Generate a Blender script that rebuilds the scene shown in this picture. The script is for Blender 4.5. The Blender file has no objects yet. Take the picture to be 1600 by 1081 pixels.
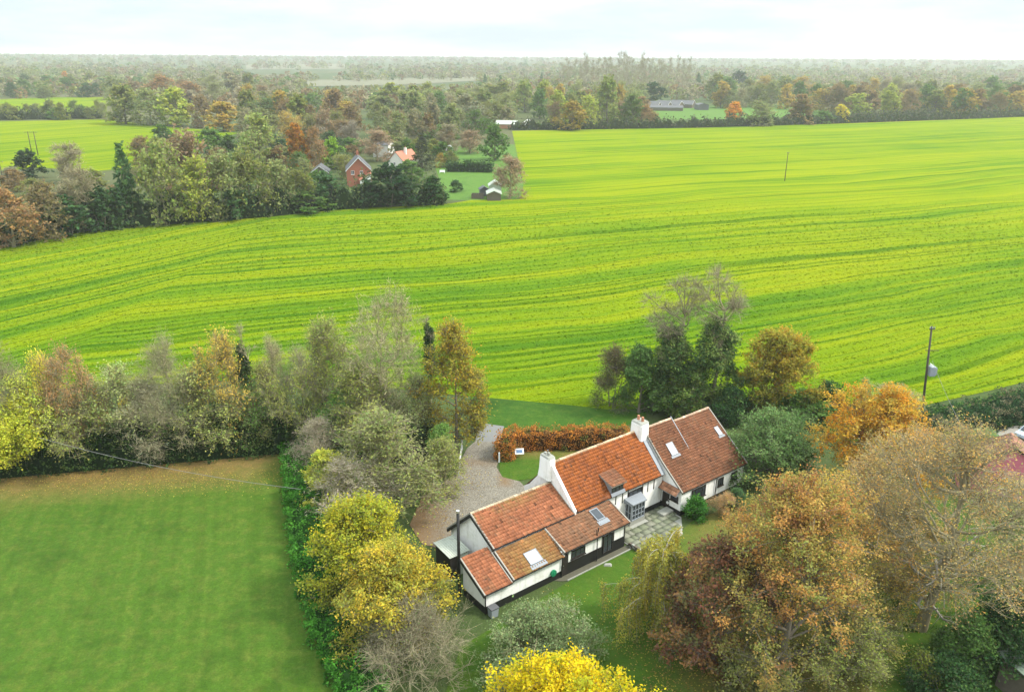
import bpy, bmesh, math, random
import numpy as np
from mathutils import Vector

# ------------------------------------------------------------------ camera, sky, sun, exposure
SC = bpy.context.scene
COL = SC.collection
W, HH, F, HZ, CAMZ, ROLL = 1600.0, 1081.0, 1230.0, 89.0, 42.0, -math.radians(0.35)
PITCH = math.atan((HH / 2 - HZ) / F)
FW = np.array([0, math.cos(PITCH), -math.sin(PITCH)])
UP0 = np.array([0, math.sin(PITCH), math.cos(PITCH)])
RT0 = np.array([1.0, 0, 0])
RT = RT0 * math.cos(ROLL) - UP0 * math.sin(ROLL)
UP = UP0 * math.cos(ROLL) + RT0 * math.sin(ROLL)
CAM = np.array([0, 0, CAMZ])

cam = bpy.data.cameras.new("camera")
cam.sensor_fit = 'HORIZONTAL'
cam.sensor_width = 36.0
cam.lens = 36.0 * F / W
cam.clip_start = 0.5
cam.clip_end = 30000
camo = bpy.data.objects.new("camera", cam)
COL.objects.link(camo)
from mathutils import Matrix
camo.matrix_world = Matrix(((RT[0], UP[0], -FW[0], 0), (RT[1], UP[1], -FW[1], 0), (RT[2], UP[2], -FW[2], CAMZ), (0, 0, 0, 1)))
SC.camera = camo

SUN_EL, SUN_AZ = math.radians(48), math.radians(92)      # azimuth measured from +Y towards +X
world = bpy.data.worlds.new("World")
SC.world = world
world.use_nodes = True
wn, wl = world.node_tree.nodes, world.node_tree.links
wn.clear()
sky = wn.new('ShaderNodeTexSky')
sky.sky_type = 'NISHITA'
sky.sun_disc = False
sky.sun_elevation = SUN_EL
sky.sun_rotation = SUN_AZ
sky.air_density = 1.0
sky.dust_density = 1.5
tc = wn.new('ShaderNodeTexCoord')
mp = wn.new('ShaderNodeMapping')
mp.inputs['Scale'].default_value = (1.6, 1.6, 9.0)
nz = wn.new('ShaderNodeTexNoise')
nz.inputs['Scale'].default_value = 2.3
nz.inputs['Detail'].default_value = 6
nz.inputs['Roughness'].default_value = 0.55
rp = wn.new('ShaderNodeValToRGB')
rp.color_ramp.elements[0].position = 0.36
rp.color_ramp.elements[0].color = (0.93, 0.93, 0.93, 1)
rp.color_ramp.elements[1].position = 0.60
rp.color_ramp.elements[1].color = (0.99, 0.99, 0.99, 1)
mx = wn.new('ShaderNodeMixRGB')
# standard overcast sky (CIE): a cloud deck three times brighter at the zenith than at the horizon
sx = wn.new('ShaderNodeSeparateXYZ'); wl.new(tc.outputs['Generated'], sx.inputs[0])
cl_ = wn.new('ShaderNodeMath'); cl_.operation = 'MAXIMUM'; cl_.inputs[1].default_value = 0.0; wl.new(sx.outputs['Z'], cl_.inputs[0])
ma = wn.new('ShaderNodeMath'); ma.operation = 'MULTIPLY_ADD'; ma.inputs[1].default_value = 2.0; ma.inputs[2].default_value = 1.0; wl.new(cl_.outputs[0], ma.inputs[0])
tint = wn.new('ShaderNodeMixRGB'); tint.inputs['Color1'].default_value = (2.75, 3.15, 3.35, 1); tint.inputs['Color2'].default_value = (3.9, 3.95, 3.95, 1)
rp2 = wn.new('ShaderNodeValToRGB'); rp2.color_ramp.elements[0].position = 0.44; rp2.color_ramp.elements[1].position = 0.72
wl.new(nz.outputs['Fac'], rp2.inputs['Fac']); wl.new(rp2.outputs['Color'], tint.inputs['Fac'])
deck = wn.new('ShaderNodeVectorMath'); deck.operation = 'SCALE'; wl.new(tint.outputs[0], deck.inputs[0]); wl.new(ma.outputs[0], deck.inputs['Scale'])
wl.new(deck.outputs[0], mx.inputs['Color2'])
bg = wn.new('ShaderNodeBackground')
bg.inputs['Strength'].default_value = 0.12
wo = wn.new('ShaderNodeOutputWorld')
wl.new(tc.outputs['Generated'], mp.inputs['Vector'])
wl.new(mp.outputs['Vector'], nz.inputs['Vector'])
wl.new(nz.outputs['Fac'], rp.inputs['Fac'])
wl.new(rp.outputs['Color'], mx.inputs['Fac'])
wl.new(sky.outputs['Color'], mx.inputs['Color1'])
wl.new(mx.outputs['Color'], bg.inputs['Color'])
wl.new(bg.outputs['Background'], wo.inputs['Surface'])

sd = bpy.data.lights.new("sun", 'SUN')
sd.energy = 2.1
sd.angle = math.radians(11)
sd.color = (1.0, 0.95, 0.86)
so = bpy.data.objects.new("sun", sd)
COL.objects.link(so)
dirv = Vector((math.sin(SUN_AZ) * math.cos(SUN_EL), math.cos(SUN_AZ) * math.cos(SUN_EL), math.sin(SUN_EL)))
so.rotation_euler = dirv.to_track_quat('Z', 'Y').to_euler()
so.location = (60, 40, 120)

SC.view_settings.view_transform = 'Standard'
SC.view_settings.look = 'None'
SC.view_settings.gamma = 1
SC.view_settings.exposure = 1.22
SC.view_settings.use_curve_mapping = False
SC.cycles.max_bounces = 9
SC.cycles.diffuse_bounces = 7
SC.cycles.volume_bounces = 1
SC.cycles.transmission_bounces = 4
SC.cycles.transparent_max_bounces = 4
SC.cycles.caustics_reflective = False
SC.cycles.caustics_refractive = False

# ------------------------------------------------------------------ helpers
def terr(x, y):
    d = np.hypot(x, y)
    t = np.clip((d - 850) / 3600.0, 0, 1)
    return 27.0 * t * t * (3 - 2 * t)

def ray(x, y):
    d = FW * F + RT * (x - W / 2) + UP * (HH / 2 - y)
    return d / np.linalg.norm(d)

def G(x, y, z=0.0):
    """plan position of a point of the photograph that lies at height z"""
    d = ray(x, y)
    return CAM + d * ((z - CAMZ) / d[2])

def proj(p):
    q = np.asarray(p, float) - CAM
    zc = q @ FW
    return W / 2 + F * (q @ RT) / zc, HH / 2 - F * (q @ UP) / zc

def depth(p):
    return (np.asarray(p, float) - CAM) @ FW

def height_to(base, ytop):
    lo, hi = 0.0, 60.0
    for _ in range(30):
        m = (lo + hi) / 2
        if proj((base[0], base[1], base[2] + m))[1] > ytop: lo = m
        else: hi = m
    return lo

def link(o, parent=None):
    COL.objects.link(o)
    if parent: o.parent = parent
    return o

def tag(o, label=None, cat=None, group=None, kind=None):
    if label: o["label"] = label
    if cat: o["category"] = cat
    if group: o["group"] = group
    if kind: o["kind"] = kind
    return o

def empty(name, loc=(0, 0, 0), rz=0.0):
    o = bpy.data.objects.new(name, None)
    o.empty_display_size = 0.3
    link(o)
    o.location = Vector([float(c) for c in loc])
    o.rotation_euler = (0, 0, rz)
    return o

def fast_mesh(name, V, quads=None, tris=None, mats=(), col=None, smooth=False, midx=None):
    V = np.asarray(V, np.float32)
    me = bpy.data.meshes.new(name)
    loops, starts, totals, s = [], [], [], 0
    for arr, k in ((quads, 4), (tris, 3)):
        if arr is not None and len(arr):
            arr = np.asarray(arr, np.int32).reshape(-1, k)
            loops.append(arr.ravel())
            starts.append(s + np.arange(len(arr), dtype=np.int32) * k)
            totals.append(np.full(len(arr), k, np.int32))
            s += arr.size
    lo = np.concatenate(loops); st = np.concatenate(starts)
    me.vertices.add(len(V)); me.vertices.foreach_set('co', V.ravel())
    me.loops.add(len(lo)); me.loops.foreach_set('vertex_index', lo)
    me.polygons.add(len(st)); me.polygons.foreach_set('loop_start', st)
    try: me.polygons.foreach_set('loop_total', np.concatenate(totals))
    except Exception: pass
    if smooth: me.polygons.foreach_set('use_smooth', np.ones(len(st), bool))
    for m in mats: me.materials.append(m)
    if midx is not None: me.polygons.foreach_set('material_index', np.asarray(midx, np.int32))
    if col is not None:
        at = me.color_attributes.new('Col', 'FLOAT_COLOR', 'POINT')
        c4 = np.ones((len(V), 4), np.float32); c4[:, :3] = col
        at.data.foreach_set('color', c4.ravel())
    me.update(calc_edges=True)
    return me

def mobj(name, me, parent=None):
    return link(bpy.data.objects.new(name, me), parent)

class MB:
    """collects boxes, prisms and tubes; build() links them as one mesh"""
    def __init__(s): s.v, s.f = [], []
    def poly(s, pts):
        n = len(s.v); s.v += [tuple(float(c) for c in p) for p in pts]; s.f.append(tuple(range(n, n + len(pts)))); return s
    def box(s, x0, x1, y0, y1, z0, z1):
        x0, x1 = min(x0, x1), max(x0, x1); y0, y1 = min(y0, y1), max(y0, y1)
        n = len(s.v)
        s.v += [(x0, y0, z0), (x1, y0, z0), (x1, y1, z0), (x0, y1, z0), (x0, y0, z1), (x1, y0, z1), (x1, y1, z1), (x0, y1, z1)]
        s.f += [(n, n+3, n+2, n+1), (n+4, n+5, n+6, n+7), (n, n+1, n+5, n+4), (n+1, n+2, n+6, n+5), (n+2, n+3, n+7, n+6), (n+3, n, n+4, n+7)]
        return s
    def prism(s, A, B):
        """A, B: matching rings of points"""
        n, k = len(s.v), len(A)
        s.v += [tuple(map(float, p)) for p in A] + [tuple(map(float, p)) for p in B]
        s.f.append(tuple(range(n + k - 1, n - 1, -1))); s.f.append(tuple(range(n + k, n + 2 * k)))
        for i in range(k):
            j = (i + 1) % k
            s.f.append((n + i, n + j, n + k + j, n + k + i))
        return s
    def tube(s, pts, r, sides=8, r1=None):
        pts = [np.array(p, float) for p in pts]; k = len(pts); rings = []
        for i, p in enumerate(pts):
            t = pts[min(i + 1, k - 1)] - pts[max(i - 1, 0)]; t /= np.linalg.norm(t) + 1e-9
            ref = np.array([1.0, 0, 0]) if abs(t[2]) > .9 else np.array([0, 0, 1.0])
            a = np.cross(t, ref); a /= np.linalg.norm(a); b = np.cross(t, a)
            rr = r if r1 is None else r + (r1 - r) * i / (k - 1)
            rings.append([p + rr * (math.cos(2 * math.pi * q / sides) * a + math.sin(2 * math.pi * q / sides) * b) for q in range(sides)])
        n = len(s.v)
        for rg in rings: s.v += [tuple(map(float, p)) for p in rg]
        for i in range(k - 1):
            for q in range(sides):
                w = (q + 1) % sides
                s.f.append((n + i*sides + q, n + i*sides + w, n + (i+1)*sides + w, n + (i+1)*sides + q))
        s.f.append(tuple(range(n + sides - 1, n - 1, -1))); s.f.append(tuple(range(n + (k-1)*sides, n + k*sides)))
        return s
    def build(s, name, mat, parent=None, smooth=False, bevel=0.0):
        me = bpy.data.meshes.new(name); me.from_pydata(s.v, [], s.f); me.materials.append(mat)
        bm = bmesh.new(); bm.from_mesh(me)
        if bevel: bmesh.ops.bevel(bm, geom=bm.edges[:], offset=bevel, segments=1, affect='EDGES')
        bmesh.ops.recalc_face_normals(bm, faces=bm.faces[:]); bm.to_mesh(me); bm.free()
        if smooth:
            for p in me.polygons: p.use_smooth = True
        return mobj(name, me, parent)

# ------------------------------------------------------------------ materials
def new_mat(name):
    m = bpy.data.materials.new(name); m.use_nodes = True
    nt = m.node_tree; nt.nodes.clear()
    out = nt.nodes.new('ShaderNodeOutputMaterial')
    return m, nt, out

def ramp(nt, stops):
    r = nt.nodes.new('ShaderNodeValToRGB'); e = r.color_ramp.elements
    while len(e) < len(stops): e.new(0.5)
    for i, (p, c) in enumerate(stops): e[i].position = p; e[i].color = (*c, 1)
    return r

def noise(nt, vec, scale, detail=4, rough=.55, vscale=None, rot=0.0):
    if vscale or rot:
        mp = nt.nodes.new('ShaderNodeMapping'); mp.inputs['Scale'].default_value = vscale or (1, 1, 1)
        mp.inputs['Rotation'].default_value = (0, 0, 0)
        if rot:
            m0 = nt.nodes.new('ShaderNodeMapping'); m0.inputs['Rotation'].default_value = (0, 0, rot)
            nt.links.new(vec, m0.inputs['Vector']); vec = m0.outputs['Vector']
        nt.links.new(vec, mp.inputs['Vector']); vec = mp.outputs['Vector']
    n = nt.nodes.new('ShaderNodeTexNoise'); n.inputs['Scale'].default_value = scale
    n.inputs['Detail'].default_value = detail; n.inputs['Roughness'].default_value = rough
    nt.links.new(vec, n.inputs['Vector'])
    return n.outputs['Fac']

def mixc(nt, fac, a, b, mode='MIX'):
    m = nt.nodes.new('ShaderNodeMixRGB'); m.blend_type = mode
    for s, v in (('Fac', fac), ('Color1', a), ('Color2', b)):
        if hasattr(v, 'node'): nt.links.new(v, m.inputs[s])
        elif s == 'Fac': m.inputs[s].default_value = v
        else: m.inputs[s].default_value = (*v, 1)
    return m.outputs['Color']

def math_n(nt, op, a, b=None):
    m = nt.nodes.new('ShaderNodeMath'); m.operation = op
    for i, v in enumerate((a, b)):
        if v is None: continue
        if hasattr(v, 'node'): nt.links.new(v, m.inputs[i])
        else: m.inputs[i].default_value = v
    return m.outputs[0]

def position(nt): return nt.nodes.new('ShaderNodeNewGeometry').outputs['Position']

def finish(nt, out, color, rough=.8, bump=None, bstr=.3, bdist=.05, spec=.3, metal=0.0):
    b = nt.nodes.new('ShaderNodeBsdfPrincipled')
    if hasattr(color, 'node'): nt.links.new(color, b.inputs['Base Color'])
    else: b.inputs['Base Color'].default_value = (*color, 1)
    b.inputs['Roughness'].default_value = rough; b.inputs['Metallic'].default_value = metal
    b.inputs['Specular IOR Level'].default_value = spec
    if bump is not None:
        bn = nt.nodes.new('ShaderNodeBump'); bn.inputs['Strength'].default_value = bstr; bn.inputs['Distance'].default_value = bdist
        nt.links.new(bump, bn.inputs['Height']); nt.links.new(bn.outputs['Normal'], b.inputs['Normal'])
    nt.links.new(b.outputs['BSDF'], out.inputs['Surface'])
    return b

def plain(name, c, rough=.7, var=.25, scale=3.0, spec=.3, metal=0.0, bstr=.15):
    m, nt, out = new_mat(name); p = position(nt)
    n = noise(nt, p, scale, 5, .6)
    col = mixc(nt, n, tuple(x * (1 - var) for x in c), tuple(min(1, x * (1 + var)) for x in c))
    finish(nt, out, col, rough, noise(nt, p, scale * 9, 3), bstr, .01, spec, metal)
    return m

def leaf_material():
    m, nt, out = new_mat('leaf')
    at = nt.nodes.new('ShaderNodeAttribute'); at.attribute_name = 'Col'
    oi = nt.nodes.new('ShaderNodeObjectInfo')
    c = mixc(nt, 1.0, at.outputs['Color'], oi.outputs['Color'], 'MULTIPLY')
    d = nt.nodes.new('ShaderNodeBsdfDiffuse'); t = nt.nodes.new('ShaderNodeBsdfTranslucent')
    nt.links.new(c, d.inputs['Color']); nt.links.new(c, t.inputs['Color'])
    mx = nt.nodes.new('ShaderNodeMixShader'); mx.inputs[0].default_value = .42
    nt.links.new(d.outputs[0], mx.inputs[1]); nt.links.new(t.outputs[0], mx.inputs[2]); nt.links.new(mx.outputs[0], out.inputs['Surface'])
    return m

def bark_material(name='bark', a=(.10, .085, .06), b=(.24, .21, .165)):
    m, nt, out = new_mat(name); p = position(nt)
    n = noise(nt, p, 2.0, 5, .65, vscale=(3, 3, .7))
    finish(nt, out, mixc(nt, n, a, b), .9, noise(nt, p, 14, 3), .5, .02, .1)
    return m

def attr_material(name, rough=.8, spec=.25, nscale=12, var=.3, bstr=.2):
    m, nt, out = new_mat(name); p = position(nt)
    at = nt.nodes.new('ShaderNodeAttribute'); at.attribute_name = 'Col'
    n = noise(nt, p, nscale, 5, .65)
    lo = mixc(nt, 1.0, at.outputs['Color'], (1 - var,) * 3, 'MULTIPLY'); hi = mixc(nt, 1.0, at.outputs['Color'], (1 + var,) * 3, 'MULTIPLY')
    pr_ = ramp(nt, [(.34, (.80, .81, .82)), (.50, (1, 1, 1)), (.66, (1.08, 1.1, 1.12))]); nt.links.new(noise(nt, p, .75, 5, .7), pr_.inputs['Fac'])      # lichen and soot patches
    finish(nt, out, mixc(nt, 1.0, mixc(nt, n, lo, hi), pr_.outputs['Color'], 'MULTIPLY'), rough, noise(nt, p, nscale * 4, 3), bstr, .01, spec)
    return m

ROWROT = -math.radians(22.5)
def crop_color(nt, vec):
    """rapeseed: long drill lines with narrow wheelings, bending along the left headland"""
    sp = nt.nodes.new('ShaderNodeSeparateXYZ'); nt.links.new(vec, sp.inputs[0]); X, Y = sp.outputs['X'], sp.outputs['Y']
    c, sn = math.cos(math.radians(22.5)), math.sin(math.radians(22.5))
    U_ = math_n(nt, 'ADD', math_n(nt, 'MULTIPLY', X, c), math_n(nt, 'MULTIPLY', Y, sn))
    V_ = math_n(nt, 'SUBTRACT', math_n(nt, 'MULTIPLY', Y, c), math_n(nt, 'MULTIPLY', X, sn))
    head = math_n(nt, 'MAXIMUM', math_n(nt, 'SUBTRACT', math_n(nt, 'MULTIPLY', X, -1.0), 66.0), 0.0)      # headland turn at the left
    V_ = math_n(nt, 'ADD', V_, math_n(nt, 'MULTIPLY', head, 1.1))
    wob = noise(nt, vec, .011, 3, .5); V_ = math_n(nt, 'ADD', V_, math_n(nt, 'MULTIPLY', wob, 22.0))
    def lines(fu, fv, det, rough=.55):
        cb = nt.nodes.new('ShaderNodeCombineXYZ'); nt.links.new(math_n(nt, 'MULTIPLY', U_, fu), cb.inputs[0]); nt.links.new(math_n(nt, 'MULTIPLY', V_, fv), cb.inputs[1])
        return noise(nt, cb.outputs[0], 1.0, det, rough)
    wide, mid, thin, tram = lines(.004, .10, 3), lines(.006, .34, 3), lines(.012, 1.1, 2), lines(.0018, .26, 1)
    patch = noise(nt, vec, .02, 4, .6)
    s = math_n(nt, 'ADD', math_n(nt, 'MULTIPLY', wide, .42), math_n(nt, 'MULTIPLY', mid, .30)); s = math_n(nt, 'ADD', s, math_n(nt, 'MULTIPLY', thin, .10)); s = math_n(nt, 'ADD', s, math_n(nt, 'MULTIPLY', patch, .18))
    mr = nt.nodes.new('ShaderNodeMapRange'); mr.inputs[1].default_value = 80; mr.inputs[2].default_value = 260; mr.inputs[3].default_value = -.02; mr.inputs[4].default_value = .03; nt.links.new(Y, mr.inputs[0])
    s = math_n(nt, 'ADD', s, mr.outputs[0])      # the crop is further in flower away from the farmhouse
    r = ramp(nt, [(.40, (.060, .142, .008)), (.46, (.106, .194, .008)), (.51, (.160, .232, .007)), (.585, (.222, .264, .007))])
    nt.links.new(s, r.inputs['Fac'])
    tr = ramp(nt, [(.468, (1, 1, 1)), (.485, (.50, .65, .7)), (.509, (.50, .65, .7)), (.526, (1, 1, 1))]); nt.links.new(tram, tr.inputs['Fac'])
    return mixc(nt, 1.0, r.outputs['Color'], tr.outputs['Color'], 'MULTIPLY'), s

def field_material():
    m, nt, out = new_mat('rapeseed_field'); p = position(nt)
    c, s = crop_color(nt, p)
    g1 = noise(nt, p, 1.6, 5, .7)
    c = mixc(nt, 1.0, c, mixc(nt, g1, (.68, .7, .6), (1.2, 1.18, 1.1)), 'MULTIPLY')
    h = math_n(nt, 'ADD', math_n(nt, 'MULTIPLY', s, 3.0), g1)
    finish(nt, out, c, .95, h, .7, .5, .0)
    return m

def crop_material():
    m, nt, out = new_mat('rapeseed_plants'); p = position(nt)
    c, s = crop_color(nt, p)
    at = nt.nodes.new('ShaderNodeAttribute'); at.attribute_name = 'Col'
    c = mixc(nt, 1.0, c, at.outputs['Color'], 'MULTIPLY')
    d = nt.nodes.new('ShaderNodeBsdfDiffuse'); t = nt.nodes.new('ShaderNodeBsdfTranslucent')
    nt.links.new(c, d.inputs['Color']); nt.links.new(c, t.inputs['Color'])
    mx = nt.nodes.new('ShaderNodeMixShader'); mx.inputs[0].default_value = .35
    nt.links.new(d.outputs[0], mx.inputs[1]); nt.links.new(t.outputs[0], mx.inputs[2]); nt.links.new(mx.outputs[0], out.inputs['Surface'])
    return m

def grass_material(name, a, b, dry, stripes=None, litter=False):
    m, nt, out = new_mat(name); p = position(nt)
    big = noise(nt, p, .09, 5, .6); mid = noise(nt, p, .9, 5, .65); fine = noise(nt, p, 7.0, 4, .7)
    c = mixc(nt, big, a, b)
    rr = ramp(nt, [(.45, (0, 0, 0)), (.72, (.75, .75, .75))]); nt.links.new(mid, rr.inputs['Fac'])
    c = mixc(nt, rr.outputs['Color'], c, dry)
    dark_ = ramp(nt, [(.30, (.68, .74, .7)), (.46, (1, 1, 1))]); nt.links.new(noise(nt, p, .21, 4, .6), dark_.inputs['Fac']); c = mixc(nt, 1.0, c, dark_.outputs['Color'], 'MULTIPLY')
    if stripes is not None:
        st = noise(nt, p, 1.0, 3, .5, vscale=(1.1, .025, 0), rot=stripes)
        sr = ramp(nt, [(.36, (.90, .92, .89)), (.64, (1.09, 1.07, 1.10))]); nt.links.new(st, sr.inputs['Fac']); c = mixc(nt, 1.0, c, sr.outputs['Color'], 'MULTIPLY')
    if litter:
        at = nt.nodes.new('ShaderNodeAttribute'); at.attribute_name = 'Col'
        sep = nt.nodes.new('ShaderNodeSeparateColor'); nt.links.new(at.outputs['Color'], sep.inputs[0])
        f = math_n(nt, 'MULTIPLY', sep.outputs[0], math_n(nt, 'ADD', math_n(nt, 'MULTIPLY', mid, 1.3), math_n(nt, 'MULTIPLY', fine, .5)))
        f2 = nt.nodes.new('ShaderNodeClamp'); nt.links.new(f, f2.inputs[0])
        c = mixc(nt, f2.outputs[0], c, mixc(nt, fine, (.13, .09, .03), (.30, .19, .07)))
    tuft = noise(nt, p, 2.6, 3, .6)
    c = mixc(nt, 1.0, c, mixc(nt, tuft, (.62, .66, .6), (1.36, 1.32, 1.36)), 'MULTIPLY')
    c = mixc(nt, 1.0, c, mixc(nt, fine, (.42, .48, .38), (1.55, 1.5, 1.55)), 'MULTIPLY')
    finish(nt, out, c, .9, math_n(nt, 'ADD', fine, mid), .7, .06, .1)
    return m

def gravel_material():
    m, nt, out = new_mat('gravel'); p = position(nt)
    v = nt.nodes.new('ShaderNodeTexVoronoi'); v.inputs['Scale'].default_value = 11; nt.links.new(p, v.inputs['Vector'])
    big = noise(nt, p, .35, 5, .65); fine = noise(nt, p, 5, 5, .7)
    c = mixc(nt, big, (.145, .128, .098), (.235, .218, .18))
    bw = nt.nodes.new('ShaderNodeRGBToBW'); nt.links.new(v.outputs['Color'], bw.inputs[0])
    c = mixc(nt, 1.0, c, mixc(nt, bw.outputs[0], (.5, .48, .45), (1.4, 1.4, 1.4)), 'MULTIPLY')
    at = nt.nodes.new('ShaderNodeAttribute'); at.attribute_name = 'Col'
    sep = nt.nodes.new('ShaderNodeSeparateColor'); nt.links.new(at.outputs['Color'], sep.inputs[0])
    f = nt.nodes.new('ShaderNodeClamp'); nt.links.new(math_n(nt, 'MULTIPLY', sep.outputs[0], math_n(nt, 'MULTIPLY', fine, 1.9)), f.inputs[0])
    c = mixc(nt, f.outputs[0], c, (.17, .105, .05))
    finish(nt, out, c, .9, v.outputs['Distance'], .6, .04, .2)
    return m

def ground_material():
    m, nt, out = new_mat('rough_ground'); p = position(nt)
    big = noise(nt, p, .004, 5, .6); mid = noise(nt, p, .25, 6, .65); fine = noise(nt, p, 5, 4, .7)
    c = mixc(nt, mid, (.03, .055, .016), (.085, .115, .035))
    r = ramp(nt, [(.45, (0, 0, 0)), (.6, (1, 1, 1))]); nt.links.new(big, r.inputs['Fac'])
    c = mixc(nt, math_n(nt, 'MULTIPLY', r.outputs['Color'], .6), c, (.13, .11, .06))
    c = mixc(nt, 1.0, c, mixc(nt, fine, (.5, .5, .5), (1.45, 1.45, 1.45)), 'MULTIPLY')
    finish(nt, out, c, .95, math_n(nt, 'ADD', mid, fine), .7, .1, .1)
    return m

def glass_material(name, c=(.02, .025, .03), rough=.08):
    m, nt, out = new_mat(name); p = position(nt)
    finish(nt, out, mixc(nt, noise(nt, p, 2.0, 2), c, tuple(x * 2.2 + .01 for x in c)), rough, None, spec=.6)
    return m

def render_material():
    m, nt, out = new_mat('white_render'); p = position(nt)
    streak = noise(nt, p, 1.0, 4, .6, vscale=(3.2, 3.2, .35)); blot = noise(nt, p, .9, 5, .65); fine = noise(nt, p, 16, 3)
    r1 = ramp(nt, [(.30, (.72, .71, .67)), (.48, (.88, .87, .84))]); nt.links.new(streak, r1.inputs['Fac'])
    r2 = ramp(nt, [(.30, (.80, .80, .76)), (.50, (1, 1, 1))]); nt.links.new(blot, r2.inputs['Fac'])
    finish(nt, out, mixc(nt, 1.0, r1.outputs['Color'], r2.outputs['Color'], 'MULTIPLY'), .88, fine, .25, .02, .2)
    return m

M = dict(
    leaf=leaf_material(), bark=bark_material(), palebark=bark_material('pale_bark', (.24, .22, .18), (.50, .47, .40)), greybark=bark_material('grey_bark', (.19, .165, .095), (.36, .32, .205)),
    tile=attr_material('clay_tile', .85, .2, 9, .28), slab=attr_material('paving', .85, .2, 5, .3),
    field=field_material(), crop=crop_material(), gravel=gravel_material(), ground=ground_material(),
    lawn=grass_material('lawn', (.037, .090, .009), (.059, .110, .010), (.095, .118, .019), math.radians(-17.8), True),
    garden=grass_material('garden_grass', (.036, .090, .008), (.058, .112, .010), (.080, .112, .015), None, True),
    verge=grass_material('verge_grass', (.020, .066, .007), (.045, .105, .009), (.075, .12, .014)),
    pasture=grass_material('pasture_grass', (.062, .145, .022), (.09, .175, .026), (.11, .16, .034)),
    stubble=grass_material('stubble', (.14, .14, .085), (.18, .175, .115), (.17, .16, .10)),
    tarmac=plain('tarmac', (.17, .17, .16), .9, .25, 4), lane=plain('lane_surface', (.30, .28, .24), .9, .2, 2),
    render=render_material(), render_plain=plain('white_render_plain', (.86, .85, .82), .85, .05, 1.2, bstr=.2), black=plain('black_paint', (.016, .016, .015), .55, .3, 5),
    timber=plain('dark_timber', (.025, .02, .016), .7, .3, 6), lead=plain('lead_sheet', (.22, .24, .26), .5, .2, 4), mortar=plain('verge_mortar', (.30, .28, .24), .9, .25, 6),
    glass=glass_material('window_glass'), skyglass=glass_material('skylight_glass', (.30, .32, .35), .05), blind=plain('white_blind', (.75, .76, .78), .35, .06, 2),
    white=plain('white_paint', (.78, .78, .76), .6, .06, 3), corr=plain('shed_sheeting', (.42, .45, .38), .6, .2, 2), steel=plain('steel_cap', (.6, .6, .6), .3, .1, 5, metal=.8),
    green=plain('green_plastic', (.01, .22, .10), .5, .15, 3), brick=plain('red_brick', (.30, .115, .07), .9, .25, 4), redtile=plain('red_tile', (.40, .16, .10), .85, .25, 3),
    slate=plain('grey_slate', (.10, .10, .105), .7, .25, 3), wood=plain('weathered_wood', (.12, .10, .075), .9, .3, 5), pole=plain('creosoted_pole', (.075, .062, .05), .9, .3, 4),
    pink=plain('pink_render', (.62, .17, .24), .85, .08, 2), grey=plain('transformer_grey', (.28, .31, .34), .5, .15, 4), wire=plain('wire', (.18, .18, .17), .6, .1, 2),
    lichen=plain('lichened_sheet', (.13, .17, .125), .85, .2, 2),
    terracotta=plain('terracotta', (.42, .19, .11), .85, .2, 5), cream=plain('cream_render', (.68, .66, .60), .85, .08, 2), soil=plain('bare_soil', (.10, .095, .065), .95, .3, 4),
    blue=plain('sign_blue', (.12, .20, .34), .5, .1, 3), stone=plain('grey_stone', (.30, .30, .26), .9, .25, 3), car=plain('car_paint', (.45, .52, .60), .25, .05, 2, spec=.5),
)

# ------------------------------------------------------------------ ground sheets
def tri_sheet(name, pts, mat, z=0.0, cut=0.0, colfn=None, follow=False, label=None):
    """flat sheet from a plan outline; cut > 0 subdivides it on a grid"""
    bm = bmesh.new()
    vs = [bm.verts.new((float(p[0]), float(p[1]), 0)) for p in pts]
    f = bm.faces.new(vs)
    if f.normal.z < 0: f.normal_flip()
    bmesh.ops.triangulate(bm, faces=bm.faces[:])
    if cut:
        xs = [p[0] for p in pts]; ys = [p[1] for p in pts]
        for ax, lo, hi in ((0, min(xs), max(xs)), (1, min(ys), max(ys))):
            q = lo + cut
            while q < hi:
                co = [0, 0, 0]; no = [0, 0, 0]; co[ax] = q; no[ax] = 1
                bmesh.ops.bisect_plane(bm, geom=bm.verts[:] + bm.edges[:] + bm.faces[:], plane_co=co, plane_no=no)
                q += cut
    bmesh.ops.recalc_face_normals(bm, faces=bm.faces[:])
    me = bpy.data.meshes.new(name)
    for v in bm.verts: v.co.z = z + (float(terr(v.co.x, v.co.y)) if follow else 0.0)
    bm.to_mesh(me); bm.free()
    if me.polygons and me.polygons[0].normal.z < 0: me.flip_normals()
    me.materials.append(mat)
    if colfn:
        at = me.color_attributes.new('Col', 'FLOAT_COLOR', 'POINT')
        for i, v in enumerate(me.vertices):
            c = colfn(v.co.x, v.co.y); at.data[i].color = (c, c, c, 1)
    o = mobj(name, me); o["kind"] = "structure"
    return o

def build_ground():
    rr = np.concatenate([[0], np.geomspace(30, 14000, 46)]); na = 96
    V = [(0, 0, 0)]; tris = []; quads = []
    for r in rr[1:]:
        for k in range(na):
            a = 2 * math.pi * k / na; x, y = r * math.cos(a), r * math.sin(a)
            V.append((x, y, float(terr(x, y)) - .03))
    for k in range(na): tris.append((0, 1 + k, 1 + (k + 1) % na))
    for i in range(len(rr) - 2):
        for k in range(na):
            k2 = (k + 1) % na; b = 1 + i * na
            quads.append((b + k, b + na + k, b + na + k2, b + k2))
    me = fast_mesh('ground', V, quads, tris, [M['ground']])
    o = mobj('ground', me); o["kind"] = "structure"

def P2(*pix): return [G(x, y)[:2] for x, y in pix]

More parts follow.
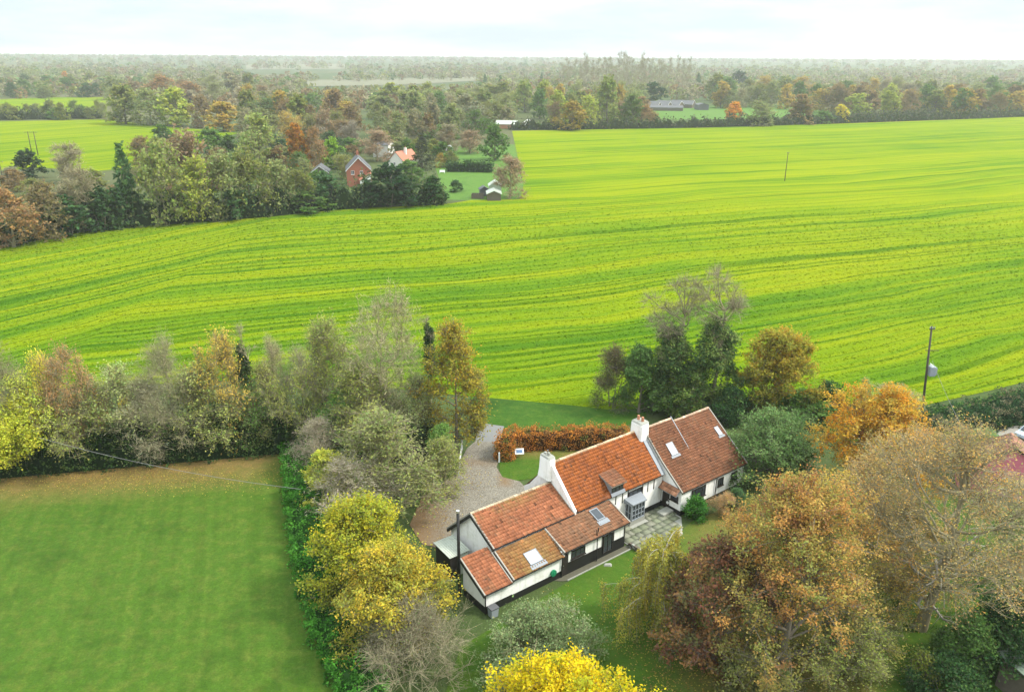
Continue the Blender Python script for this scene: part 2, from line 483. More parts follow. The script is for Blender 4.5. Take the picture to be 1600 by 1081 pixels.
FIELD = P2((-260, 500), (0, 389), (60, 372), (120, 362), (250, 350), (400, 340), (520, 328), (620, 322), (705, 318), (735, 313), (812, 312),
           (818, 290), (810, 250), (800, 205), (900, 203), (1100, 200), (1300, 194), (1500, 187), (1640, 180), (1900, 172), (2250, 330), (1900, 560), (1620, 592),
           (1540, 612), (1450, 632), (1290, 632), (1150, 636), (950, 640), (900, 634), (770, 622), (690, 615), (560, 600), (450, 588), (250, 600), (0, 612), (-300, 640))
build_ground()
tri_sheet('field', FIELD, M['field'], .02)
LEFTFIELD = P2((-260, 300), (-60, 262), (0, 268), (60, 262), (150, 268), (210, 262), (300, 232), (372, 208), (330, 204), (240, 196), (160, 187), (0, 190), (-220, 196))
tri_sheet('field', LEFTFIELD, M['field'], .02)
FARLEFT = P2((-160, 182), (0, 178), (166, 176), (170, 152), (60, 153), (0, 156), (-160, 158))
tri_sheet('field', FARLEFT, M['field'], .02, cut=150, follow=True)
tri_sheet('pasture', P2((1010, 188), (1120, 187), (1245, 183), (1330, 187), (1430, 178), (1330, 176), (1250, 165), (1190, 163), (1090, 167), (1015, 172)), M['pasture'], .05, cut=120, follow=True)
tri_sheet('pasture', P2((-100, 134), (0, 131), (98, 127), (100, 121), (0, 122.5), (-100, 124)), M['pasture'], .3, cut=200, follow=True)
tri_sheet('pasture', P2((1560, 172), (1680, 168), (1680, 162), (1550, 165)), M['pasture'], .05, cut=120, follow=True)
tri_sheet('stubble_field', P2((385, 115), (545, 114), (540, 108.5), (385, 109)), M['stubble'], .6, cut=300, follow=True)
tri_sheet('stubble_field', P2((480, 137), (640, 134), (760, 128), (740, 124), (600, 126), (480, 128)), M['stubble'], .5, cut=200, follow=True)
tri_sheet('pasture', P2((450, 150), (560, 148), (680, 146), (640, 143), (460, 145)), M['pasture'], .4, cut=200, follow=True)
tri_sheet('garden_lawn', P2((690, 312), (735, 313), (812, 312), (818, 290), (810, 250), (804, 226), (700, 230), (680, 262), (690, 290)), M['pasture'], .012)

def lawn_litter(x, y):
    px, py = proj((x, y, 0))
    edge = 738 - (px / 450.0) * 38
    a = max(0.0, 1 - max(0.0, py - edge) / 62.0)
    return min(1.0, a * (1.25 if px < 420 else .4))
tri_sheet('lawn', P2((-420, 775), (0, 730), (230, 712), (458, 690), (470, 800), (480, 900), (515, 1000), (560, 1081), (620, 1250), (-700, 1250)), M['lawn'], .012, cut=2.2, colfn=lawn_litter)
tri_sheet('verge', P2((745, 668), (790, 670), (950, 676), (1010, 652), (1010, 630), (900, 630), (770, 616), (735, 612), (735, 640)), M['verge'], .012)
tri_sheet('verge', P2((1290, 640), (1450, 640), (1620, 600), (1800, 570), (1800, 640), (1600, 655), (1450, 690), (1300, 690)), M['verge'], .008)

def gravel_litter(x, y):
    px, py = proj((x, y, 0))
    l = (715 - px) / 60.0
    r = 1 - abs(px - 790) / 16.0 if 700 < py < 760 else 0
    band = .6 - abs(py - 722) / 14.0
    return max(0.0, min(1.0, max(l, r * .9, band * .9)))
DRIVE = P2((742, 690), (778, 690), (781, 712), (776, 730), (785, 745), (812, 752), (830, 770), (790, 800), (735, 830), (700, 860), (660, 850), (640, 820), (660, 775), (705, 745), (722, 715), (730, 700))
tri_sheet('gravel_drive', DRIVE, M['gravel'], .02, cut=1.0, colfn=gravel_litter)
tri_sheet('drive_apron', P2((742, 690.5), (779, 690.5), (788, 666), (760, 662), (748, 668)), M['tarmac'], .016)
tri_sheet('garden_lawn', P2((779, 712), (782, 744), (800, 752), (850, 745), (870, 735), (1000, 690), (980, 672), (800, 690)), M['garden'], .014, cut=1.5, colfn=lambda x, y: max(0, 1 - abs(proj((x, y, 0))[1] - 706) / 14.0) * .7)
def gl(x, y):
    px, py = proj((x, y, 0))
    return max(0.0, min(1.0, (px - 1040) / 80.0)) * max(0.0, min(1.0, (1400 - px) / 60.0)) * .5
tri_sheet('garden_lawn', P2((720, 1010), (985, 850), (1030, 862), (1080, 815), (1180, 775), (1330, 760), (1640, 800), (1760, 1250), (640, 1250)), M['garden'], .012, cut=2.0, colfn=gl)
tri_sheet('lane', P2((1470, 690), (1560, 668), (1700, 655), (1760, 680), (1600, 720), (1480, 720)), M['lane'], .02)

# ------------------------------------------------------------------ vegetation generators
def unit(v): return v / (np.linalg.norm(v, axis=-1, keepdims=True) + 1e-9)

def tubes(P, R, s):
    P = np.asarray(P, float); B, k, _ = P.shape
    T = unit(np.gradient(P, axis=1))
    ref = np.where(np.abs(T[..., 2:3]) > .9, np.array([1.0, 0, 0]), np.array([0, 0, 1.0]))
    A = unit(np.cross(T, ref)); Bv = np.cross(T, A)
    an = 2 * np.pi * np.arange(s) / s
    V = P[:, :, None, :] + R[:, :, None, None] * (np.cos(an)[:, None] * A[:, :, None, :] + np.sin(an)[:, None] * Bv[:, :, None, :])
    b = np.arange(B)[:, None, None] * k * s; j = np.arange(k - 1)[None, :, None] * s; i = np.arange(s)[None, None, :]; i2 = (i + 1) % s
    Q = np.stack([b + j + i, b + j + i2, b + j + s + i2, b + j + s + i], -1).reshape(-1, 4)
    return V.reshape(-1, 3), Q

def bez(a, c, b, k):
    t = np.linspace(0, 1, k)[None, :, None]
    return (1 - t) ** 2 * a[:, None] + 2 * t * (1 - t) * c[:, None] + t ** 2 * b[:, None]

def ribbons(A, B, w, rng):
    side = unit(np.cross(B - A, rng.normal(size=A.shape))); n = len(A)
    w = np.broadcast_to(w, (n,))[:, None]
    V = np.stack([A - side * w, A + side * w, B + side * w * .35, B - side * w * .35], 1).reshape(-1, 3)
    return V, np.arange(4 * n).reshape(-1, 4)

def leaf_quads(C, size, rng, up=.5, aspect=.62):
    n = len(C); nm = unit(rng.normal(size=(n, 3)) + np.array([0, 0, up]))
    a = unit(np.cross(nm, rng.normal(size=(n, 3)))); b = np.cross(nm, a)
    s = (size * rng.uniform(.6, 1.35, n))[:, None]
    V = np.stack([C - a * s, C - b * s * aspect, C + a * s, C + b * s * aspect], 1).reshape(-1, 3)
    return V, np.arange(4 * n).reshape(-1, 4)

class Cat:
    def __init__(s): s.V, s.Q, s.C, s.n = [], [], [], 0
    def add(s, V, Q, C=None):
        s.V.append(V); s.Q.append(Q + s.n); s.n += len(V)
        if C is not None: s.C.append(C)
    def out(s): return np.concatenate(s.V), np.concatenate(s.Q), (np.concatenate(s.C) if s.C else None)

def envelope(shape, t):
    t = np.clip(t, 0, 1)
    if shape == 'round': return np.sqrt(np.clip(1 - (2 * t - 1) ** 2 * .93, 0, 1))
    if shape == 'dome': return np.sqrt(np.clip(1 - t ** 2.2, 0.02, 1)) * (0.86 + .14 * np.minimum(t * 4, 1))
    if shape == 'vase': return np.clip(.35 + 1.0 * t, 0, 1) * np.sqrt(np.clip(1 - ((t - .55) / .5).clip(0) ** 2, .05, 1))
    if shape == 'egg': return np.sqrt(np.clip(1 - (1.55 * t - .62) ** 2 * 1.02, .03, 1)) * (1 - .25 * t)
    if shape == 'column': return .75 + .25 * np.sin(t * np.pi)
    return 1 - t

def gen_tree(seed, H, R, cb=.25, shape='round', nl=16, nc=14, ntw=5, tl=.9, nlf=45, ls=.12, pal=((1, (.1, .15, .03)),), low=None,
             trunk=.28, droop=0.0, stems=1, tw=.018, spread=.42, lobe=(.28, .44), up=1.2, twig_frac=1.0, k1=6, sides=7, inner=.35, jit=.14, thin=0.0, aspect=.62):
    """trunk, limbs, branches and twigs (wood) plus leaf-sized faces (leaf) filling a lobed crown"""
    rng = np.random.default_rng(seed)
    wood, leaf = Cat(), Cat()
    cbz = cb * H
    i = np.arange(nl)
    t = ((i + .5) / nl) ** .85; rng.shuffle(t); t = np.clip(t + rng.normal(0, .04, nl), .03, .97)
    th = i * 2.39996 + rng.uniform(0, 6.28) + rng.normal(0, .35, nl)
    lobes_w = 1 + .22 * np.cos(2 * th + rng.uniform(0, 6)) + .14 * np.cos(3 * th + rng.uniform(0, 6))
    lr = R * rng.uniform(lobe[0], lobe[1], nl)
    env = envelope(shape, t) * R * lobes_w
    rad = np.clip(env - lr * .9, .05 * R, None) * np.sqrt(rng.uniform(.35, 1, nl))
    Lc = np.stack([rad * np.cos(th), rad * np.sin(th), cbz + (H - cbz) * t - lr * .55 * (t > .6)], 1)
    Lc[:, 2] = np.clip(Lc[:, 2], lr * .5, H - lr * .75)
    # trunks
    lean = rng.normal(0, .03, 2) * H
    tops = []
    for s in range(stems):
        off = np.array([0, 0, 0.0]) if stems == 1 else np.array([math.cos(s * 2.4) * R * .12, math.sin(s * 2.4) * R * .12, 0])
        end = np.array([lean[0] + off[0] * 3, lean[1] + off[1] * 3, max(.72 * H, cbz)]) + off
        mid = (off + end) / 2 + rng.normal(0, .02 * H, 3) * [1, 1, 0]
        tt = np.linspace(0, 1, 9)[:, None]
        path = (1 - tt) ** 2 * off + 2 * tt * (1 - tt) * mid + tt ** 2 * end
        rr = trunk * (1 - .86 * tt[:, 0] ** .9) / math.sqrt(stems); rr[0] *= 1.35
        V, Q = tubes(path[None], rr[None], max(sides, 6)); wood.add(V, Q); tops.append(path)
    # limbs
    A = np.zeros((nl, 3)); 
    for q in range(nl):
        path = tops[q % stems]; dist = np.hypot(Lc[q, 0], Lc[q, 1])
        hz = np.clip(Lc[q, 2] - dist * rng.uniform(.45, .9), .12 * H if cb > .12 else .04 * H, path[-1, 2])
        u = hz / path[-1, 2]; ii = min(int(u * 8), 7); fr = u * 8 - ii
        A[q] = path[ii] * (1 - fr) + path[ii + 1] * fr
    ctrl = A * .45 + Lc * .55; ctrl[:, 2] = np.minimum(A[:, 2] * .75 + Lc[:, 2] * .25, Lc[:, 2]) + rng.normal(0, .04 * H, nl)
    ctrl[:, :2] += rng.normal(0, .06 * R, (nl, 2))
    limb = bez(A, ctrl, Lc, k1)
    lrad = (trunk * .42 * (1 - np.linspace(0, 1, k1) * .85))[None] * rng.uniform(.6, 1, nl)[:, None]
    V, Q = tubes(limb, lrad, max(4, sides - 2)); wood.add(V, Q)
    # branches to clusters
    n = nl * nc; own = np.repeat(np.arange(nl), nc)
    outw = unit(Lc - np.array([0, 0, cbz + (H - cbz) * .4]))
    d = unit(rng.normal(size=(n, 3)) + .55 * outw[own] + np.array([0, 0, .35]))
    rr = lr[own] * np.where(rng.random(n) < inner, rng.uniform(.2, .8, n), rng.uniform(.75, 1.12, n))
    Cc = Lc[own] + d * rr[:, None] * [1, 1, .82]
    Cc[:, 2] = np.clip(Cc[:, 2], .15, None)
    li = rng.integers(int(k1 * .5), k1, n)
    S = limb[own, li]
    cm = (S + Cc) / 2 + np.array([0, 0, 1]) * (np.linalg.norm(Cc - S, axis=1) * .12)[:, None]
    P = bez(S, cm, Cc, 4)
    br = max(trunk * .075, tw * 1.1)
    V, Q = tubes(P, np.broadcast_to(np.linspace(br, br * .4, 4), (n, 4)), 3); wood.add(V, Q)
    # twigs
    m = n * ntw; ow = np.repeat(np.arange(n), ntw); fr = rng.uniform(0, 1, m)[:, None]
    S = P[ow, 2] * (1 - fr) + P[ow, 3] * fr
    d2 = unit(d[ow] * .8 + rng.normal(size=(m, 3)) * .75 + np.array([0, 0, .3 - droop]))
    ln = tl * rng.uniform(.5, 1.3, m)[:, None]
    E2 = S + d2 * ln; E2[:, 2] = np.maximum(E2[:, 2], .05)
    V, Q = ribbons(S, E2, tw * rng.uniform(.6, 1.1, m), rng); 
    keep = rng.random(m) < twig_frac
    Q = Q[keep]; wood.add(V, Q)
    # leaves
    wts = np.array([p[0] for p in pal], float); wts /= wts.sum(); pc = np.array([p[1] for p in pal])
    if nlf:
        N = n * nlf
        oc = np.repeat(np.arange(n), nlf)
        tk = oc * ntw + rng.integers(0, ntw, N)
        C = S[tk] + d2[tk] * ln[tk] * rng.uniform(.1, 1.15, N)[:, None] + rng.normal(0, spread * .45, (N, 3)) * [1, 1, .8]
        C[:, 2] = np.clip(C[:, 2], .05, None)
        ci = rng.choice(len(pal), n, p=wts)
        cc = pc[ci]
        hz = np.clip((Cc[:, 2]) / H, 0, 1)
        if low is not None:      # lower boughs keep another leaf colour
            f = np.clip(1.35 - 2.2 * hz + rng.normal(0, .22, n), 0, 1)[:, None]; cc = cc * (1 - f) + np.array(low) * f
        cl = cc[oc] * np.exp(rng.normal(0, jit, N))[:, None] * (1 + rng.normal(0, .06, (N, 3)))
        if thin:
            kp = rng.random(N) > thin; C, cl = C[kp], cl[kp]
        V, Q = leaf_quads(C, ls, rng, up, aspect); leaf.add(V, Q, np.repeat(np.clip(cl, .002, 1), 4, 0))
    return wood, leaf

def gen_conifer(seed, H, R, pal, ls=.3, layers=26, per=9, nlf=16, trunk=.2):
    rng = np.random.default_rng(seed); wood, leaf = Cat(), Cat()
    path = np.linspace([0, 0, 0], [0, 0, H], 6)
    V, Q = tubes(path[None], (trunk * (1 - .95 * np.linspace(0, 1, 6)))[None], 6); wood.add(V, Q)
    S, E = [], []
    for l in range(layers):
        t = (l + .5) / layers; z = H * (.06 + .93 * t); r = R * (1 - t) ** .8 * rng.uniform(.75, 1.12)
        for k in range(max(4, int(per * (1.1 - .6 * t)))):
            a = rng.uniform(0, 6.283); rr = r * rng.uniform(.7, 1.1)
            S.append((0, 0, z)); E.append((rr * math.cos(a), rr * math.sin(a), z - rr * rng.uniform(.05, .4) + .1))
    S, E = np.array(S), np.array(E)
    V, Q = ribbons(S, E, trunk * .12, rng); wood.add(V, Q)
    N = len(S) * nlf; o = np.repeat(np.arange(len(S)), nlf); f = np.sqrt(rng.uniform(.02, 1.1, N))[:, None]
    C = S[o] * (1 - f) + E[o] * f + rng.normal(0, ls * .55, (N, 3)) * [1, 1, .6]
    cl = np.array(pal)[rng.integers(0, len(pal), len(S))][o] * np.exp(rng.normal(0, .25, N))[:, None]
    V, Q = leaf_quads(C, ls, rng, .4, .4); leaf.add(V, Q, np.repeat(cl, 4, 0))
    return wood, leaf

def gen_weeping(seed, H, R, pal, nstr=420, ls=.09):
    rng = np.random.default_rng(seed); wood, leaf = Cat(), Cat()
    path = np.linspace([0, 0, 0], [.4, .2, H * .93], 8) + np.cumsum(rng.normal(0, .06, (8, 3)), 0) * [1, 1, 0]
    V, Q = tubes(path[None], (.2 * (1 - .9 * np.linspace(0, 1, 8)))[None], 7); wood.add(V, Q)
    nb = 46
    z0 = H * rng.uniform(.3, .9, nb); a = rng.uniform(0, 6.283, nb); rr = R * (1.02 - .75 * (z0 / H - .3)) * rng.uniform(.35, 1, nb)
    A = np.stack([np.interp(z0, path[:, 2], path[:, 0]), np.interp(z0, path[:, 2], path[:, 1]), z0], 1)
    E = A + np.stack([rr * np.cos(a), rr * np.sin(a), rng.uniform(-.2, .9, nb)], 1)
    c = (A + E) / 2 + [0, 0, 1.1]
    bp = bez(A, c, E, 7); V, Q = tubes(bp, np.broadcast_to(np.linspace(.05, .012, 7), (nb, 7)), 4); wood.add(V, Q)
    o = rng.integers(0, nb, nstr); j = rng.integers(2, 7, nstr); st = bp[o, j] + rng.normal(0, .15, (nstr, 3))
    ln = np.minimum(rng.uniform(1.2, 4.2, nstr), st[:, 2] - .3)
    en = st + np.stack([rng.normal(0, .25, nstr), rng.normal(0, .25, nstr), -ln], 1)
    sp = bez(st, (st + en) / 2 + unit(st - A[o]) * .35 + [0, 0, .4], en, 5)
    V, Q = tubes(sp, np.broadcast_to(np.linspace(.014, .006, 5), (nstr, 5)), 3); wood.add(V, Q)
    nlf = 80; N = nstr * nlf; oo = np.repeat(np.arange(nstr), nlf); f = rng.uniform(0, 3.999, N); fi = f.astype(int); fr = (f - fi)[:, None]
    C = sp[oo, fi] * (1 - fr) + sp[oo, fi + 1] * fr + rng.normal(0, .13, (N, 3))
    cl = np.array(pal)[rng.integers(0, len(pal), nstr)][oo] * np.exp(rng.normal(0, .22, N))[:, None]
    V, Q = leaf_quads(C, ls, rng, .2, .55); leaf.add(V, Q, np.repeat(cl, 4, 0))
    return wood, leaf

def gen_ivy(seed, path, radius, n, ls, pal, sag=1.0):
    """ivy sleeve round a stem: leaf faces hanging in bunches"""
    rng = np.random.default_rng(seed); leaf = Cat(); path = np.array(path, float)
    nb = max(20, n // 60); f = rng.uniform(0, 1, nb); L = len(path) - 1
    fi = np.minimum((f * L).astype(int), L - 1); fr = (f * L - fi)[:, None]
    c = path[fi] * (1 - fr) + path[fi + 1] * fr
    r = np.interp(f, np.linspace(0, 1, len(radius)), radius)
    a = rng.uniform(0, 6.283, nb); q = r * rng.uniform(.5, 1.1, nb)
    c = c + np.stack([q * np.cos(a), q * np.sin(a), rng.normal(0, .2, nb)], 1)
    N = nb * 60; o = np.repeat(np.arange(nb), 60)
    C = c[o] + rng.normal(0, 1, (N, 3)) * np.array([.28, .28, .42 * sag]) * (r[o] ** .5)[:, None]
    C[:, 2] = np.clip(C[:, 2], .05, None)
    cl = np.array(pal)[rng.integers(0, len(pal), nb)][o] * np.exp(rng.normal(0, .25, N))[:, None]
    V, Q = leaf_quads(C, ls, rng, .4, .7); leaf.add(V, Q, np.repeat(cl, 4, 0))
    return leaf

def tree_from(name, gens, loc, label, cat='tree', group=None, bark='bark', rz=0.0, color=(1, 1, 1), scale=(1, 1, 1), ivy=None):
    wood, leaf = gens
    root = empty(name, loc, rz); tag(root, label, cat, group); root.scale = scale
    V, Q, _ = wood.out(); mobj('trunk', fast_mesh('trunk', V, Q, None, [M[bark]], smooth=True), root)
    if leaf.V:
        V, Q, C = leaf.out(); o = mobj('crown', fast_mesh('crown', V, Q, None, [M['leaf']], C), root); o.color = (*color, 1)
    if ivy is not None:
        V, Q, C = ivy.out(); o = mobj('ivy', fast_mesh('ivy', V, Q, None, [M['leaf']], C), root)
    return root

def shared_tree(name, proto, loc, label, cat, group, color, scale, rz):
    """a thing with its own trunk and crown objects that share the prototype's mesh data"""
    root = empty(name, loc, rz); tag(root, label, cat, group); root.scale = scale
    mobj('trunk', proto[0], root)
    if proto[1] is not None:
        o = mobj('crown', proto[1], root); o.color = (*color, 1)
    return root

def gen_hedge(seed, pts, width, height, pal, ls=.11, dens=55, wob=.18, taper=.85, core=(.02, .035, .012), hvar=.12):
    """pts: plan polyline. A leafy bank with an uneven top and a dark twiggy core"""
    rng = np.random.default_rng(seed); pts = np.array(pts, float)[:, :2]
    seg = np.linalg.norm(np.diff(pts, axis=0), axis=1); L = np.concatenate([[0], np.cumsum(seg)]); n = int(L[-1] * (2 * height + width) * dens)
    ph = rng.uniform(0, 6, 8)
    def at(s):
        return np.stack([np.interp(s, L, pts[:, 0]), np.interp(s, L, pts[:, 1])], -1)
    def hh(s): return height * (1 + hvar * (.5 * np.sin(s * .7 + ph[0]) + .3 * np.sin(s * 1.9 + ph[1]) + .35 * np.sin(s * .23 + ph[2])))
    def nrm(s):
        e = .3; a, b = at(np.clip(s - e, 0, L[-1])), at(np.clip(s + e, 0, L[-1])); t = unit(b - a); return np.stack([-t[..., 1], t[..., 0]], -1)
    ns = max(8, int(L[-1] / .8)); s = np.linspace(0, L[-1], ns); c, nn, h = at(s), nrm(s), hh(s)
    prof = [(-.42, 0), (-.42 * taper - .02, .80), (-.2, .92), (.2, .92), (.42 * taper + .02, .80), (.42, 0)]
    V = []
    for i in range(ns):
        for q, zf in prof: V.append((*(c[i] + nn[i] * q * width), h[i] * zf * .96))
    V = np.array(V); k = len(prof); Q = []
    for i in range(ns - 1):
        for j in range(k - 1): Q.append((i*k + j, (i+1)*k + j, (i+1)*k + j + 1, i*k + j + 1))
    cat = Cat(); cat.add(V, np.array(Q), np.broadcast_to(np.array(core), (len(V), 3)))
    s = rng.uniform(0, L[-1], n); u = rng.uniform(0, 2 * height + width, n)
    c, nn, h = at(s), nrm(s), hh(s)
    lump = 1 + wob * np.sin(s * 2.1 + u * 1.7 + ph[3]) * np.sin(s * .9 - u * 2.3 + ph[4])
    side = np.where(u < height, -1, np.where(u > height + width, 1, 0))
    zz = np.where(side == -1, u / height, np.where(side == 1, (u - height - width) / height, 1.0))
    q = np.where(side == 0, (u - height - width / 2) / width, side * (.5 - (1 - taper) * .5 * zz))
    C = np.zeros((n, 3)); C[:, :2] = c + nn * (q * width * lump)[:, None]; C[:, 2] = h * zz * np.where(side == 0, lump, 1)
    C += rng.normal(0, ls * .9, (n, 3)); C[:, 2] = np.clip(C[:, 2], .03, None)
    pc = np.array([p[1] for p in pal]); w = np.array([p[0] for p in pal], float); w /= w.sum()
    cell = (np.floor(s / .7).astype(int) * 31 + np.floor(u / .7).astype(int) * 17) % 997
    pick = rng.choice(len(pal), 997, p=w)[cell]
    cl = pc[pick] * np.exp(rng.normal(0, .24, n))[:, None]
    for s_, sg_ in ((0.0, -1), (L[-1], 1)):      # rounded ends
        m = int(width * height * dens * 1.6); q = rng.uniform(-.5, .5, m); zz = rng.uniform(0, 1, m); c0 = at(np.array([s_]))[0]; n0 = nrm(np.array([s_]))[0]; t0 = np.array([n0[1], -n0[0]])
        E_ = np.zeros((m, 3)); E_[:, :2] = c0 + n0 * (q * width)[:, None] + t0 * (sg_ * .35 * np.cos(q * 3.0))[:, None]; E_[:, 2] = hh(np.array([s_]))[0] * zz; E_ += rng.normal(0, ls, (m, 3)); E_[:, 2] = np.clip(E_[:, 2], .03, None)
        C = np.concatenate([C, E_]); cl = np.concatenate([cl, pc[rng.choice(len(pal), m, p=w)] * np.exp(rng.normal(0, .24, m))[:, None]])
    Vl, Ql = leaf_quads(C, ls, rng, .5); cat.add(Vl, Ql, np.repeat(cl, 4, 0))
    return cat

def hedge_obj(name, cat_, label, cat='hedge', group=None):
    V, Q, C = cat_.out(); o = mobj(name, fast_mesh(name, V, Q, None, [M['leaf']], C)); tag(o, label, cat, group); return o

# ------------------------------------------------------------------ the cottage
HA = math.radians(37.46)
HO = np.array([-2.12, 52.06, 0.0])
HU = np.array([math.cos(HA), math.sin(HA), 0]); HN = np.array([math.sin(HA), -math.cos(HA), 0])
def HP(u, v, z=0.0): return HO + HU * u + HN * v + np.array([0, 0, z])
def L3(u, v, z): return (u, -v, z)
cottage = empty('cottage', HO, HA)
tag(cottage, 'long white rendered cottage with orange tiled roofs and two chimneys beside the gravel drive', 'house')

def hbox(mb, u0, u1, v0, v1, z0, z1): return mb.box(u0, u1, -v0, -v1, z0, z1)

class Plane:
    """a roof slope: s along the eave, t up the slope, d out of it"""
    def __init__(s, u0, u1, e, r):
        s.u0, s.u1 = u0, u1; s.e, s.r = np.array(e, float), np.array(r, float)
        dv = s.r - s.e; s.len = np.linalg.norm(dv); s.dir = dv / s.len
        n = np.array([-s.dir[1], s.dir[0]]); s.n = n if n[1] > 0 else -n
    def P(s, a, t, d=0.0):
        q = s.e + s.dir * t + s.n * d
        return L3(s.u0 + a, q[0], q[1])
    def arr(s, a, t, d):
        v = s.e[0] + s.dir[0] * t + s.n[0] * d; z = s.e[1] + s.dir[1] * t + s.n[1] * d
        return np.stack([s.u0 + a, -v, z], -1)

def tiles(pl, pal, seed, tw=.25, ch=.31, amp=1.0, moss=None):
    rng = np.random.default_rng(seed); Wd = pl.u1 - pl.u0
    nx = max(1, round(Wd / tw)); ny = max(1, round(pl.len / ch)); tw = Wd / nx; ch = pl.len / ny
    J, I = np.meshgrid(np.arange(ny), np.arange(nx), indexing='ij'); I, J = I.ravel(), J.ravel(); n = len(I)
    ss = np.array([0, .25, .5, .75, 1.0]) * tw; dd = np.array([.030, .002, 0.0, .016, .038]) * amp
    lift = rng.normal(0, .006, n); slip = rng.normal(0, .012, n) - (rng.random(n) < .012) * .07
    sag = .05 * np.sin(I * tw * .55 + seed) * np.sin(J / max(1, ny) * math.pi)     # old rafters sag
    def row(toff, doff):
        a = I[:, None] * tw + ss[None] ; t = np.broadcast_to((J * ch + toff + slip)[:, None], a.shape)
        d = .05 + dd[None] + doff + lift[:, None] + sag[:, None]
        return pl.arr(a, t, d)
    lo, hi, fr = row(0.0, .038), row(ch * 1.06, -.004), row(.004, -.012)
    V = np.concatenate([lo, hi, fr], 1).reshape(-1, 3); b = np.arange(n)[:, None] * 15; Q = []
    for k in range(4):
        Q.append(np.concatenate([b + k, b + k + 1, b + 5 + k + 1, b + 5 + k], 1)); Q.append(np.concatenate([b + 10 + k, b + 10 + k + 1, b + k + 1, b + k], 1))
    Q = np.concatenate(Q)
    w = np.array([p[0] for p in pal], float); w /= w.sum(); pc = np.array([p[1] for p in pal])
    x, y = I * tw, J * ch; ph = rng.uniform(0, 6, 6)
    fld = np.sin(x * .9 + ph[0]) * np.sin(y * 1.1 + ph[1]) + .8 * np.sin(x * 2.3 + y * .9 + ph[2]) + .6 * np.sin(x * .35 - y * .7 + ph[3]) + rng.normal(0, .9, n)
    order = np.argsort(np.argsort(fld)) / n; ci = np.searchsorted(np.cumsum(w), order).clip(0, len(pal) - 1)
    cl = pc[ci] * np.exp(rng.normal(0, .11, n))[:, None]
    cl[rng.random(n) < .012] *= .45
    if moss:
        f = np.clip(moss[1] * (np.sin(x * .8 + ph[4]) * .5 + .5 + rng.normal(0, .35, n)) * moss[2](x / Wd, y / pl.len), 0, 1)[:, None]; cl = cl * (1 - f) + np.array(moss[0]) * f
    return V, Q, np.repeat(np.clip(cl, .003, 1), 15, 0)

def roof(pl, pal, seed, moss=None, amp=1.0, verge=(True, True), name='roof', thick=.12, tw=.25, ch=.31):
    mb = MB(); Wd = pl.u1 - pl.u0
    mb.prism([pl.P(0.02, .02, 0), pl.P(Wd - .02, .02, 0), pl.P(Wd - .02, pl.len, 0), pl.P(.02, pl.len, 0)],
             [pl.P(.02, .02, -thick), pl.P(Wd - .02, .02, -thick), pl.P(Wd - .02, pl.len, -thick), pl.P(.02, pl.len, -thick)])
    ro = mb.build(name, M['timber'], cottage)
    V, Q, C = tiles(pl, pal, seed, amp=amp, moss=moss, tw=tw, ch=ch)
    o = mobj('roof_tiles', fast_mesh('roof_tiles', V, Q, None, [M['tile']], C), ro); o["kind"] = "stuff"
    for k, (on, a) in enumerate(zip(verge, (-.03, Wd - .06))):
        if on:
            MB().prism([pl.P(a, 0, .0), pl.P(a + .11, 0, .0), pl.P(a + .11, pl.len, .0), pl.P(a, pl.len, .0)],
                       [pl.P(a, 0, .115), pl.P(a + .11, 0, .115), pl.P(a + .11, pl.len, .115), pl.P(a, pl.len, .115)]).build('verge', M['mortar'], ro)
    return ro

def ridge(u0, u1, v, z, parent, c, seed, r=.13):
    rng = np.random.default_rng(seed); n = max(1, round((u1 - u0) / .42)); w = (u1 - u0) / n; cat = Cat(); an = np.linspace(-.25, math.pi + .25, 7)
    for i in range(n):
        ring = lambda u, rr: np.stack([np.full(7, u), -(v + rr * np.cos(an)), z + rr * np.sin(an)], 1)
        dz = rng.normal(0, .012); V = np.concatenate([ring(u0 + i * w, r), ring(u0 + i * w + w * .97, r * .93)]); V[:, 2] += dz
        Q = np.array([(k, k + 1, k + 8, k + 7) for k in range(6)]); cat.add(V, Q, np.broadcast_to(np.array(c) * math.exp(rng.normal(0, .18)), (14, 3)))
    V, Q, C = cat.out(); o = mobj('ridge_tiles', fast_mesh('ridge_tiles', V, Q, None, [M['tile']], C), parent); o["kind"] = "stuff"

# tile colours
ORANGE = [(1.2, (0.209, 0.067, 0.024)), (4, (0.271, 0.080, 0.022)), (5, (0.294, 0.090, 0.024)), (2, (0.257, 0.083, 0.029)), (1, (0.214, 0.077, 0.032))]
SALMON = [(1.5, (0.208, 0.078, 0.038)), (5, (0.255, 0.093, 0.043)), (5, (0.275, 0.102, 0.048)), (2, (0.241, 0.101, 0.049)), (0.6, (0.185, 0.082, 0.043))]
BROWN = [(2, (0.143, 0.065, 0.034)), (5, (0.165, 0.068, 0.034)), (4, (0.180, 0.075, 0.038)), (2, (0.158, 0.076, 0.041)), (0.6, (0.204, 0.085, 0.041))]
OCHRE = [(2, (0.197, 0.084, 0.032)), (4, (0.225, 0.097, 0.034)), (3, (0.216, 0.102, 0.036)), (2, (0.183, 0.090, 0.036))]
DULL = [(3, (0.172, 0.082, 0.043)), (4, (0.202, 0.093, 0.047)), (3, (0.187, 0.097, 0.052)), (2, (0.158, 0.084, 0.047))]

